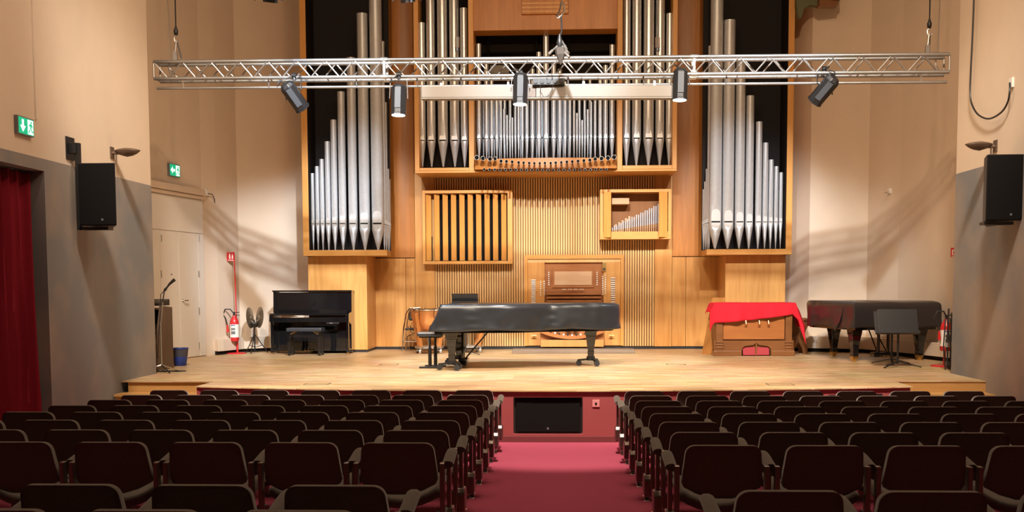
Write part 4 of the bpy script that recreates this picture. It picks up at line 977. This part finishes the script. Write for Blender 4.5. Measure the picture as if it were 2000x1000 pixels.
for a in (3.5, 5.4, 1.3):
    d = Vector((math.cos(a), math.sin(a), 0)); MB().tube([(c.x, c.y, .11), (c.x + d.x * .35, c.y + d.y * .35, .012)], .011, 8).build('leg', m_steel if a < 4 else m_black, ms)
cp = [(c.x + .05 + .22 * math.cos(k * .9) * (.6 + .05 * k), c.y + .1 + .1 * math.sin(k * .9), .008 + .002 * (k % 3)) for k in range(16)]
tag(MB().tube(cp, .006, 6).build('coiled_cable', m_black, loc=(c.x, c.y, 0)), 'black cable lying coiled around the foot of the microphone stand', 'cable')
# folded stands leaning in the corner
for k, (px, lb) in enumerate(((1850, 'folded black tripod stand leaning beside the extinguisher'), (1856, 'folded black tripod stand nearest the grey wall end'))):
    c = G(px, 722 - k * 1.5); tpp = W(px + 3, 603 + 8 * k, c.y + .15)
    fs = thing('folded_stand', lb, 'stand', (c.x, c.y, 0), group='folded black stands leaning in the corner')
    MB().tube([(c.x, c.y, .02), tuple(tpp)], .014, 8).build('pole', m_blackmetal, fs)
    for a in (-.035, .03): MB().tube([(c.x + a, c.y - .02, .0), (c.x + a * 1.6, c.y + .02, .35), (c.x + a * .4, c.y + .08, .75)], .010, 6).build('leg', m_blackmetal, fs)
    MB().cyl((c.x, c.y + .04, .33), (c.x + .003, c.y + .05, .40), .028, n=8).build('collar', m_steel, fs)

# floor hatches
for px0, px1, y0, y1, lb in ((740, 775, 709.5, 713, 'hatch outline in the stage floor in front of the folding chair'), (592, 640, 747, 751.5, 'hatch outline near the stage edge by the front of the piano bench'), (1303, 1340, 709.5, 713, 'hatch outline in the stage floor beside the tail of the covered grand'), (1502, 1553, 748, 752.5, 'hatch outline near the stage edge in front of the harmonium')):
    a, b_ = G(px0, y1), G(px1, y1); d_ = .26 if y0 < 720 else .24
    t = thing('floor_hatch', lb, 'hatch', ((a.x + b_.x) / 2, a.y + d_ / 2, 0), group='small hatches in the stage floor')
    x0, x1, y = a.x, b_.x, a.y; w = .012
    MB().box(x0, x1, y, y + w, 0, .003).box(x0, x1, y + d_ - w, y + d_, 0, .003).box(x0, x0 + w, y, y + d_, 0, .003).box(x1 - w, x1, y, y + d_, 0, .003).build('rim', m_blackmetal, t)
    MB().box(x0 + w, x1 - w, y + w, y + d_ - w, 0, .002).build('cover', m_parquet, t)

# ------------------------------------------------------------------ subwoofers in the stage front, outlet
for i, (nm, lb) in enumerate((('subwoofer', 'dark opening with a speaker grille in the stage front, curtain side'), ('subwoofer', 'wide black subwoofer grille in the stage front at the end of the aisle'), ('subwoofer', 'dark opening with a speaker grille in the stage front below the harmonium'))):
    n_ = NICHE[i]; y = arcY((n_[0] + n_[1]) / 2) + .06
    t = thing('subwoofer', lb, 'speaker', ((n_[0] + n_[1]) / 2, y + .2, zb0), group='subwoofers in the stage front')
    MB().box(n_[0] + .01, n_[1] - .01, y + .03, y + .4, zb0 + .005, zb1 - .005).build('cabinet', m_black, t)
    MB().box(n_[0] + .03, n_[1] - .03, y + .005, y + .03, zb0 + .02, zb1 - .02).build('grille', m_grille, t, bevel=.008)
    if i == 1:
        q = W(1070, 837, y); MB().cyl((q.x, y + .004, q.z), (q.x, y + .001, q.z), .014, n=12).build('badge', m_grey, t)
q = W(1164, 788, arcY(.4) + .03)
ol = thing('wall_outlet', 'pink square outlet plate on the red stage front', 'outlet', q)
m_pink = mat('pink_plate', (.62, .25, .25), .5)
MB().box(q.x - .044, q.x + .044, arcY(q.x) + .018, arcY(q.x) + .032, q.z - .044, q.z + .044).build('plate', m_pink, ol, bevel=.004)
MB().cyl((q.x, arcY(q.x) + .02, q.z), (q.x, arcY(q.x) + .012, q.z), .014, n=10).build('socket', m_black, ol)

# ------------------------------------------------------------------ curtain
rows = []
cy0, cy1, cz0, cz1 = 8.6, 12.26, fz(10.5) - .02, 2.60
for j in range(13):
    v = j / 12; row = []
    for i in range(241):
        u = i / 240; y = cy0 + (cy1 - cy0) * u
        a = .075 + .04 * noise.noise(Vector((u * 9, .3, 1)))
        ph = u * 2 * math.pi * 17 + 1.6 * noise.noise(Vector((u * 5, v * .6, 5)))
        x = XL - .20 + a * 1.5 * (1 - abs(math.sin(ph / 2)) ** .7 * 1.6) * (.6 + .4 * v) + .015 * math.sin(ph * 2.3 + v)
        row.append((x, y + .02 * math.cos(ph) , cz1 + (max(fz(y), cz0) + .01 - cz1) * v))
    rows.append(row)
tag(MB().grid(rows).build('curtain', m_curtain, smooth=True, solid=.006, loc=(XL - .16, 10.4, cz0)), 'deep red velvet curtain hanging in folds in the grey wall opening', 'curtain')
tag(MB().cyl((XL - .16, 7.05, 2.62), (XL - .16, 12.33, 2.62), .016, n=10).build('curtain_rail', m_blackmetal, loc=(XL - .16, 10, 2.6)), 'dark rail carrying the red curtain', 'rail')

# ------------------------------------------------------------------ wall speakers, lamps, exit signs
def speaker(label, p00, p11, Y, wall, group, bracket_px):
    x0, x1, z1, z0 = p00.x, p11.x, p00.z, p11.z
    t = thing('wall_speaker', label, 'speaker', ((x0 + x1) / 2, Y + .2, z0), group=group)
    MB().prism([(x0, Y + .02), (x1, Y + .02), (x1 - .2, Y + .42), (x0 + .12, Y + .42)], z0, z1).build('cabinet', m_black, t, bevel=.01)
    MB().box(x0 + .006, x1 - .006, Y, Y + .02, z0 + .01, z1 - .01).build('grille', m_grille, t, bevel=.004)
    bq = (x0 + x1) / 2 + .06; MB().cyl((bq, Y - .001, z0 + .07), (bq, Y - .004, z0 + .07), .014, n=12).build('badge', m_grey, t)
    MB().box(x0 + .0, x1 - .12, Y + .05, Y + .2, z0 - .05, z0 - .012).build('support_tray', m_blackmetal, t)
    xw = wall; s = 1 if wall < 0 else -1; xb = x0 - .03 if s > 0 else x1 + .03
    if s > 0:
        MB().box(xb - .03, xb + .03, Y + .06, Y + .12, z0 - .05, z1 + .25).box(min(xw, xb), max(xw, xb), Y + .04, Y + .14, z1 + .12, z1 + .25).box(min(xb, (x0 + x1) / 2), max(xb, (x0 + x1) / 2), Y + .06, Y + .12, z0 - .05, z0 - .012).build('bracket', m_blackmetal, t, bevel=.005)
        MB().box(min(xw, xw + s * .015), max(xw, xw + s * .015), Y - .02, Y + .2, z1 + .05, z1 + .32).build('wall_plate', m_blackmetal, t)
    else:
        MB().box(x1 - .3, x1 - .24, Y + .40, Y + .46, z0 - .05, z1 - .1).box(x1 - .3, x1 - .24, Y + .1, Y + .46, z0 - .05, z0 - .012).box(x1 - .3, xw, Y + .40, Y + .46, z0 + .3, z0 + .38).build('bracket', m_blackmetal, t, bevel=.005)
        MB().box(xw - .015, xw, Y + .35, Y + .5, z0 + .2, z0 + .5).build('wall_plate', m_blackmetal, t)
    return t
speaker('black wall speaker on a bracket above the grey wall beside the curtain', W(151, 318, 12.95), W(227, 440, 12.95), 12.95, XL, 'black speakers on the side walls', 148)
speaker('black wall speaker on the wall with the dangling cable', W(1929, 301, 13.4), W(2003, 430, 13.4), 13.4, XR, 'black speakers on the side walls', 0)
def uplight(label, Yl, z, s):
    xw = XL if s > 0 else XR
    t = thing('wall_lamp', label, 'lamp', (xw, Yl, z), group='brown wall uplights')
    MB().cyl((xw, Yl, z - .02), (xw + s * .09, Yl, z - .02), .022, n=10).cyl((xw + s * .06, Yl, z - .02), (xw + s * .06, Yl, z - .16), .012, n=8).build('arm', m_rack, t)
    rows = []
    prof = [(.05, .03, .018), (.10, .06, .055), (.20, .10, .085), (.28, .09, .07), (.34, .055, .045), (.39, .008, .008)]
    for d, hw, hh in prof: rows.append([(xw + s * d, Yl + hw * math.cos(a), z + .012 + (hh * math.sin(a) if math.sin(a) < 0 else hh * .4 * math.sin(a))) for a in [2 * math.pi * i / 14 for i in range(14)]])
    b = MB().grid(rows, closed=True); b.f += [tuple(range(13, -1, -1)), tuple(range(70, 84))]
    b.build('shade', mat('lamp_bronze', (.09, .055, .035), .45, .2), t, smooth=True)
    MB().box(xw, xw + s * .012, Yl - .06, Yl + .06, z - .09, z + .06).build('wall_plate', m_rack, t)
q = XP(218, 296, XL); uplight('brown leaf-shaped wall lamp above the speaker beside the curtain', q.y, q.z, 1)
q = XP(1945, 283, XR); uplight('brown leaf-shaped wall lamp beside the speaker under the dangling cable', q.y, q.z, -1)
q = XP(-78, 224, XL); uplight('brown wall lamp above the curtain beside the larger exit sign', q.y, q.z, 1)
def man(mb, ox, oz, s, f):               # running figure in a doorway, drawn in plane coordinates
    def P(pts): 
        mb.append([(ox + x * s, oz + z * s) for x, z in pts])
    P([(.10 + .09 * math.cos(a), .86 + .09 * math.sin(a)) for a in [2 * math.pi * i / 10 for i in range(10)]])
    P([(-.02, .78), (.16, .74), (.10, .42), (-.06, .44)]); P([(.14, .74), (.34, .52), (.30, .46), (.10, .62)]); P([(-.02, .76), (-.28, .62), (-.24, .54), (.0, .62)])
    P([(.10, .44), (.22, .24), (.40, .22), (.40, .14), (.16, .14), (-.02, .42)]); P([(-.06, .46), (-.10, .22), (-.34, .04), (-.40, .10), (-.20, .26), (-.08, .46)])
def exit_sign(label, pos, fwd, nrm_, w, h, arrow, group):
    t = thing('exit_sign', label, 'sign', pos, group=group)
    f = Vector(fwd).normalized(); nn = Vector(nrm_).normalized(); up_v = Vector((0, 0, 1)); c = Vector(pos)
    def slab(polys, n0, n1, name, m, par):
        b = MB()
        for poly in polys:
            k = len(poly); vs = [c + f * a + up_v * z + nn * d for d in (n0, n1) for a, z in poly]
            b.add(vs, [(i, (i + 1) % k, k + (i + 1) % k, k + i) for i in range(k)] + [tuple(range(k - 1, -1, -1)), tuple(range(k, 2 * k))])
        return b.build(name, m, par)
    R_ = lambda x0, x1, z0, z1: [(x0, z0), (x1, z0), (x1, z1), (x0, z1)]
    slab([R_(-w / 2, w / 2, -h / 2, h / 2)], 0, .045, 'housing', m_grey, t)
    fc_ = slab([R_(-w / 2 + .012, w / 2 - .012, -h / 2 + .012, h / 2 - .012)], .045, .049, 'panel', m_green, t)
    slab([R_(w * .08, w * .42, -h * .40, h * .40)], .049, .051, 'doorway', m_glow, fc_)
    P_ = []; man(P_, w * .25, -h * .38, h * .76, None); slab(P_, .051, .053, 'running_figure', m_green, fc_)
    ax = -w * .22; a_ = h * .34
    if arrow == 'down': pol = [(ax - .028, a_), (ax + .028, a_), (ax + .028, -.0), (ax + .07, .0), (ax, -a_), (ax - .07, .0), (ax - .028, .0)]
    else: pol = [(ax + a_, .022), (ax + a_, -.022), (ax, -.022), (ax, -.06), (ax - a_, 0), (ax, .06), (ax, .022)]
    if arrow == 'down': pol = [(ax - .02, a_), (ax + .02, a_), (ax + .02, -.0), (ax + .06, .0), (ax, -a_), (ax - .06, .0), (ax - .02, .0)]
    slab([pol], .049, .051, 'arrow', m_glow, fc_)
    return t
q = XP(51, 247, XL + .045); exit_sign('green exit sign with a downward arrow on the wall above the curtain', (XL, q.y, q.z), (0, 1, 0), (1, 0, 0), .36, .20, 'down', 'lit green exit signs')
q = LP(337, 333, A, B); exit_sign('green exit sign with a sideways arrow above the double door', q, dv, nv, .36, .22, 'left', 'lit green exit signs')
# trims running down from ceiling beside the signs, small wall fittings
tag(MB().box(XL, XL + .02, XP(64, 100, XL).y - .012, XP(64, 100, XL).y + .012, XP(64, 232, XL).z, 6.5).build('cable_trunking', m_plaster, loc=(XL, XP(64, 100, XL).y, 3.2)), 'thin painted trunking rising from the exit sign over the curtain', 'trunking')
q = LP(1742, 373, NR[1], NR[2])
sn = thing('wall_sensor', 'small white sensor on the plain wall above the smaller grand', 'sensor', q)
MB().obox(q + Vector((-.04, -.02, 0)), (.07, .09, .10), rzm(.2)).build('housing', m_white, sn, bevel=.01); MB().cyl(q + Vector((-.06, -.05, -.02)), q + Vector((-.17, -.12, -.05)), .008, n=6).build('aerial', m_steel, sn)
# dangling cable and its socket
q = XP(1978, 162, XR)
sk = thing('wall_socket', 'small white socket box feeding the dangling black cable', 'socket', (XR, q.y, q.z)); MB().box(XR - .03, XR, q.y - .05, q.y + .05, q.z - .06, q.z + .06).build('plate', m_white, sk, bevel=.006)
cpts = [(XR - .035, q.y, q.z)] + [tuple(XP(a, b_, XR - .06)) for a, b_ in ((1972, 178), (1968, 200), (1955, 220), (1932, 232), (1912, 225), (1900, 208), (1895, 185), (1896, 140), (1899, 80), (1902, 0), (1903, -60))]
tag(MB().tube([tuple(v) for v in smooth_line(cpts, 4)], .012, 8).build('dangling_cable', m_black, smooth=True, loc=(XR - .05, q.y, q.z)), 'black cable hanging in a long loop down the plain wall', 'cable')

# ------------------------------------------------------------------ lighting truss
tl, tr = W(300, 121, 16.0), W(1855, 106, 15.75); tlb = W(300, 151, 16.0)
dirx = (tr - tl).normalized(); Lt = (tr - tl).length; HT = .245; DT = .24
trs = thing('lighting_truss', 'long aluminium box truss hanging across the stage', 'truss', tl)
perp = Vector((-dirx.y, dirx.x, 0)).normalized(); dn = Vector((0, 0, -1))
for a in (0, 1):
    for b_ in (0, 1):
        s_ = tl + dn * (HT * a) + perp * (DT * b_); MB().cyl(s_, s_ + dirx * Lt, .026, n=12).build('chord', m_alu, trs, smooth=True)
half = .215; nd = int(Lt / half)
dA = MB().cyl((0, 0, 0), tuple(dirx * half + dn * HT), .011, n=8); dB = MB().cyl(tuple(dn * HT), tuple(dirx * half), .011, n=8)
oA = oB = None
for b_ in (0, 1):
    for k in range(nd):
        pos = perp * (DT * b_) + dirx * (k * half + (half * .5 if b_ else 0))
        if (k + 0) % 2 == 0:
            if oA is None: oA = dA.build('brace', m_alu, trs, smooth=True, local=True); oA.location = pos
            else: put('brace', oA.data, trs, pos)
        else:
            if oB is None: oB = dB.build('brace', m_alu, trs, smooth=True, local=True); oB.location = pos
            else: put('brace', oB.data, trs, pos)
cr_ = MB().cyl(tuple(dn * HT), tuple(dn * HT + perp * DT), .010, n=8); ce = None
for k in range(0, nd, 4):
    for z in (0, HT):
        pos = dirx * (k * half) + Vector((0, 0, HT - z if False else 0)) + (Vector((0, 0, HT)) if z == 0 else Vector((0, 0, 0)))
        if ce is None: ce = cr_.build('cross_brace', m_alu, trs, local=True); ce.location = pos
        else: put('cross_brace', ce.data, trs, pos)
for px in (766, 1372):
    f_ = (px - 300) / 1555; s_ = tl + dirx * (Lt * f_)
    for b_ in (0, 1):
        q = s_ + perp * (DT * b_)
        m_ = MB().bar(q + dn * -.02, q + dn * (HT + .02), .05, .03, up=dirx).cyl(q - dirx * .05, q + dirx * .05, .036, n=12).cyl(q + dn * HT - dirx * .05, q + dn * HT + dirx * .05, .036, n=12)
        m_.build('coupler', m_steel, trs)
for e_ in (0, Lt):
    s_ = tl + dirx * e_; MB().cyl(s_, s_ + dn * HT, .014, n=8).cyl(s_ + perp * DT, s_ + perp * DT + dn * HT, .014, n=8).build('end_brace', m_alu, trs)
# lower bar
lb0 = tl + dn * (HT + .125) + perp * .10
lbar = thing('lighting_bar', 'thin silver bar hung just below the truss', 'bar', lb0)
MB().cyl(lb0, lb0 + dirx * Lt, .02, n=10).build('tube', m_alu, lbar, smooth=True)
for px in (356, 531, 708, 830, 917, 1128, 1275, 1435, 1805):
    q = lb0 + dirx * (Lt * (px - 300) / 1555); MB().bar(q - perp * .02, q + Vector((0, 0, .12)) - perp * .06, .02, .006).build('drop_strap', m_steel, lbar)
# projection screen case
s0_, s1_ = W(822, 168, 15.95), W(1314, 166, 15.85)
prs = thing('projection_screen', 'long cream projection screen case hung under the truss', 'screen', (s0_ + s1_) / 2)
xq = (s1_ - s0_).normalized(); 
def scb(a, b_, y0, y1, z0, z1, name, m):
    p = s0_ + xq * a; q = s0_ + xq * b_; pp = Vector((-xq.y, xq.x, 0))
    vs = [k + pp * y + Vector((0, 0, z)) for z in (z0, z1) for y in (y0, y1) for k in (p, q)]
    MB().add(vs, [(0, 2, 3, 1), (4, 5, 7, 6), (0, 1, 5, 4), (2, 6, 7, 3), (0, 4, 6, 2), (1, 3, 7, 5)]).build(name, m, prs, bevel=.006)
Ls = (s1_ - s0_).length
scb(.01, Ls * .425, 0, .14, -.165, 0, 'case', m_screen); scb(Ls * .425 + .004, Ls * .46, .004, .14, -.165, -.002, 'joint_cover', mat('joint_beige', (.13, .10, .08), .6)); scb(Ls * .46 + .004, Ls - .01, 0, .14, -.165, 0, 'case', m_screen)
scb(0, Ls, -.004, .145, -.19, -.167, 'weight_bar', m_screen); scb(0, .01, -.005, .145, -.167, .005, 'end_cap', m_screen); scb(Ls - .01, Ls, -.005, .145, -.167, .005, 'end_cap', m_screen)
for k in (.08, .35, .65, .93): 
    q = s0_ + xq * (Ls * k); MB().bar(q + Vector((0, .05, 0)), q + Vector((0, .07, .09)), .03, .006).build('hanger', m_steel, prs)
# multi-socket box
q0, q1 = W(1040, 154, 15.9), W(1103, 167, 15.9)
pw = thing('power_strip', 'black multi-socket power strip clamped to the middle of the truss', 'power strip', (q0 + q1) / 2)
MB().box(q0.x, q1.x, 15.84, 15.92, q1.z, q0.z).build('housing', m_black, pw, bevel=.008)
for k in range(5): x = q0.x + (q1.x - q0.x) * (k + .5) / 5; MB().cyl((x, 15.84, (q0.z + q1.z) / 2), (x, 15.825, (q0.z + q1.z) / 2), .03, n=12).build('socket', m_blackmetal, pw)
MB().tube([tuple(W(a, b_, 15.8)) for a, b_ in ((1055, 167), (1056, 180), (1062, 190), (1072, 186), (1078, 176), (1080, 166))], .005, 6).tube([tuple(W(a, b_, 15.82)) for a, b_ in ((1068, 153), (1070, 145), (1076, 143), (1080, 148), (1078, 155))], .006, 6).build('cable', m_black, pw)

# spotlights on the truss (with their own light)
def spotlight(label, px0, py0, px1, py1, ydir, watt, deg, lens, Y=15.85, r=.115, body_l=.42):
    a, b_ = W(px0, py0, Y), W(px1, py1, Y)
    d = (b_ - a).normalized(); d = (d + Vector((0, ydir, 0))).normalized(); mid_ = (a + b_) / 2
    p0, p1 = mid_ - d * body_l / 2, mid_ + d * body_l / 2
    t = thing('stage_spotlight', label, 'spotlight', mid_, group='black spotlights on the truss')
    MB().cyl(p0, p0 + d * .05, r * .7, r, 8, a0=math.pi / 8).cyl(p0 + d * .05, p1, r, r * .97, 8, a0=math.pi / 8).build('housing', m_lamp, t, bevel=.006)
    xx = d.cross(Vector((0, 1, 0))).normalized(); yy = d.cross(xx)
    for s in (-1, 1): MB().obox(mid_ + (yy * s) * (r * .95), (.085, .012, body_l * .7), Matrix((xx, yy, d)).transposed()).build('side_plate', m_plate, t)
    MB().cyl(p1, p1 + d * .025, r * 1.02, r * 1.02, 8, a0=math.pi / 8).build('front_ring', m_blackmetal, t)
    MB().cyl(p1 + d * .020, p1 + d * .03, r * .85, n=16).build('lens', m_lens if lens else m_grey, t)
    top_ = Vector((mid_.x, mid_.y + .05, tl.z - HT + .0)); yk = MB()
    for s in (-1, 1): yk.bar(mid_ + xx * s * (r + .02), mid_ + xx * s * (r + .02) * .9 + (top_ - mid_) * .75, .03, .008, up=xx)
    yk.bar(mid_ - xx * (r + .02) * .9 + (top_ - mid_) * .75, mid_ + xx * (r + .02) * .9 + (top_ - mid_) * .75, .03, .012); yk.build('yoke', m_blackmetal, t)
    MB().cyl(mid_ + (top_ - mid_) * .73, top_ + Vector((0, 0, .02)), .018, n=8).cyl(top_ - dirx * .03, top_ + dirx * .03, .038, n=12).build('clamp', m_blackmetal, t)
    MB().tube([tuple(p0), tuple(p0 - d * .06 - xx * .05), tuple(p0 - xx * .14 + Vector((0, 0, .03))), tuple(p0 - xx * .1 + Vector((0, 0, .09))), tuple(top_)], .008, 6).build('power_cable', m_black, t, smooth=True)
    if watt:
        l = spot('spot_beam', p1 + d * .06, p1 + d * 2, watt, deg, .6, COOL, .05)
    return t
spotlight('black spotlight nearest the exit-sign end of the truss tilted towards the upright piano', 559, 163, 588, 210, .6, 900, 45, False)
spotlight('black spotlight with grey panel below the first truss coupler hanging straight down', 779, 170, 778.5, 217, -.07, 300, 60, True)
spotlight('black spotlight with lit white lens in front of the screen case joint', 1017, 148, 1016, 196, -.05, 300, 60, True)
spotlight('black spotlight with lit lens by the second truss coupler, at the screen case end', 1329, 140, 1327.5, 187, -.05, 300, 60, True)
spotlight('black spotlight tilted the opposite way on the end of the truss over the smaller grand', 1628, 152, 1594, 196, .6, 900, 45, False)

# hoists and steel cables
for px, py, lb in ((345, 118, 'chain hoist hook holding the truss at the exit-sign end'), (1814, 106, 'chain hoist hook holding the truss at the dangling-cable end')):
    q = W(px, py, 16.0); t = thing('hoist_hook', lb, 'hook', q, group='hooks lifting the truss')
    MB().cyl((q.x, q.y, q.z + .42), (q.x, q.y, 8.9), .010, n=6).build('chain', m_black, t)
    MB().lathe([(.012, .36), (.03, .38), (.034, .44), (.02, .46), (.02, .48), (.012, .5)], q, 12).build('swivel', m_black, t, smooth=True)
    MB().tube([tuple(q + Vector((0, 0, .37))), tuple(q + Vector((-.03, 0, .33))), tuple(q + Vector((-.02, 0, .27))), tuple(q + Vector((.02, 0, .265))), tuple(q + Vector((.04, 0, .29)))], .013, 8).build('hook', m_steel, t, smooth=True)
    MB().tube([tuple(q + Vector((.0, 0, .29))), tuple(q + Vector((-.02, 0, .1)))], .014, 8).tube([tuple(q + Vector((.01, 0, .29))), tuple(q + Vector((.04, .1, .05)))], .014, 8).build('sling', m_alu, t)
    MB().bar(q + Vector((-.02, 0, -.02)), q + Vector((-.02, 0, .13)), .06, .03).build('shackle_plate', m_alu, t)
for px, py, px2, lb in ((333, 118, 327, 'thin steel safety cable beside the hoist at the exit-sign end'), (1832, 105, 1836, 'thin steel safety cable beside the hoist at the dangling-cable end')):
    q = W(px, py, 16.05); q2 = W(px2, 0, 16.05); tag(MB().cyl(q, q + (q2 - q) * 2.6, .008, n=6).tube([tuple(q), tuple(q + Vector((-.03, 0, -.08))), tuple(q + Vector((-.03, 0, -.16))), tuple(q + Vector((.01, 0, -.22)))], .009, 6).build('safety_cable', m_steel, loc=q), lb, 'cable', 'steel safety cables of the truss')
# hanging microphones
for px, lb in ((893, 'slim black microphone hanging on a twisted wire near the truss, louvre-box side'), (1284, 'slim black microphone hanging on a twisted wire near the truss, open-box side')):
    q = W(px, 73, 15.4); q2 = W(px, 100, 15.4); t = thing('hanging_microphone', lb, 'microphone', q2, group='microphones hanging over the stage')
    MB().tube([(q.x + .008 * math.sin(k * 1.7), q.y, q.z + k * .12) for k in range(28)], .006, 6).build('wire', m_black, t)
    MB().cyl(q, q.lerp(q2, .75), .034, n=12).build('body', m_chrome, t, smooth=True); MB().cyl(q.lerp(q2, .75), q2, .03, n=12).build('capsule', m_black, t, smooth=True)
# central hanging hook and stereo microphone array
q = W(1097, 60, 15.2)
ch = thing('hanging_array', 'central steel hook and microphone array hanging on cables above the truss', 'microphone', q)
MB().tube([(q.x - .03, q.y, q.z + .45), (q.x - .01, q.y, q.z + 1.2), (q.x, q.y, 8.9)], .012, 6).tube([(q.x + .03, q.y, q.z + .42), (q.x + .02, q.y, q.z + 1.2), (q.x + .02, q.y, 8.9)], .010, 6).build('cable', m_steel, ch)
hk = [tuple(W(a, b_, 15.2)) for a, b_ in ((1100, 5), (1103, 20), (1097, 30), (1090, 36), (1086, 32), (1090, 28), (1094, 20), (1097, 2))]
MB().tube(hk, .014, 8).build('hook', m_chrome, ch, smooth=True)
MB().tube([tuple(W(a, b_, 15.2)) for a, b_ in ((1096, 34), (1097, 50), (1097, 62), (1092, 75), (1090, 88))], .012, 8).build('stem', m_blackmetal, ch, smooth=True)
MB().lathe([(.015, -.16), (.03, -.10), (.045, -.04), (.03, .02), (.015, .08)], W(1093, 78, 15.2), 12).build('knuckle', m_blackmetal, ch, smooth=True)
for a, b_, c_, d_ in ((1088, 90, 1071, 106), (1098, 90, 1110, 104), (1095, 92, 1112, 112), (1098, 80, 1106, 96)):
    MB().cyl(W(a, b_, 15.2), W(c_, d_, 15.1), .012, n=8).cyl(W(a, b_, 15.2).lerp(W(c_, d_, 15.1), .55), W(c_, d_, 15.1), .02, n=10).build('boom_arm', m_steel, ch, smooth=True)
tip = W(1095, 126, 15.2); b = MB(); bt = W(1094, 94, 15.2)
b.lathe([(.085, bt.z - tip.z), (.07, (bt.z - tip.z) * .6), (.035, (bt.z - tip.z) * .25), (.008, 0)], tip, 8); b.build('capsule_shield', mat('dark_leaf', (.10, .085, .075), .5, .4), ch)
# stage floods at the top edge of the picture
for px, py, tilt, lb in ((523, 10, .4, 'black barn door of a floodlight at the top edge over the exit-sign wall'), (792, 10, -.3, 'grey barn doors of a floodlight at the top edge beside the organ tower'), (1352, 3, .2, 'dark floodlight tip at the top edge by the second organ tower')):
    q = W(px, py, 14.6); t = thing('barn_door_floodlight', lb, 'floodlight', q, group='floodlights above the stage')
    z = q.z
    MB().cyl((q.x, 14.6, z + .32), (q.x, 14.55, z + .62), .12, .12, 12).build('housing', m_lamp, t, smooth=True)
    for k, (dx, dy) in enumerate(((1, 0), (-1, 0), (0, 1), (0, -1))):
        c_ = Vector((q.x + dx * .14, 14.6 + dy * .13, z + .2)); R = ry(-dx * .4 + tilt * .3) @ rx(dy * .4)
        MB().obox(c_, (.012 if dx else .2, .2 if dx else .012, .26), R).build('barn_door', m_grey if px == 792 else m_lamp, t)
    MB().bar((q.x, 14.6, z + .6), (q.x, 14.6, 8.9), .03, .03).build('suspension_bar', m_blackmetal, t)
# olive bracket high on the tower edge
P_ = [(1556, -60), (1556, 10), (1560, 35), (1566, 33), (1571, 16), (1582, 9), (1602, 12), (1612, 8), (1612, -60)]
cb = thing('high_bracket', 'olive bracket with a brown box at the top edge beside the organ tower', 'bracket', W(1580, 10, 20.4))
MB().prism([(W(a, b_, 20.4).x, W(a, b_, 20.4).z) for a, b_ in P_], 20.4, 20.55, 'xz').build('bracket_arm', m_olive, cb)
q0, q1 = W(1598, -40, 20.35), W(1633, 13, 20.35); MB().box(q0.x, q1.x, 20.2, 20.5, q1.z, q0.z).build('box_body', m_harm, cb, bevel=.01)
MB().box(q1.x - .12, q1.x + .03, 20.15, 20.5, q1.z + .08, q0.z).build('cap', m_black, cb)
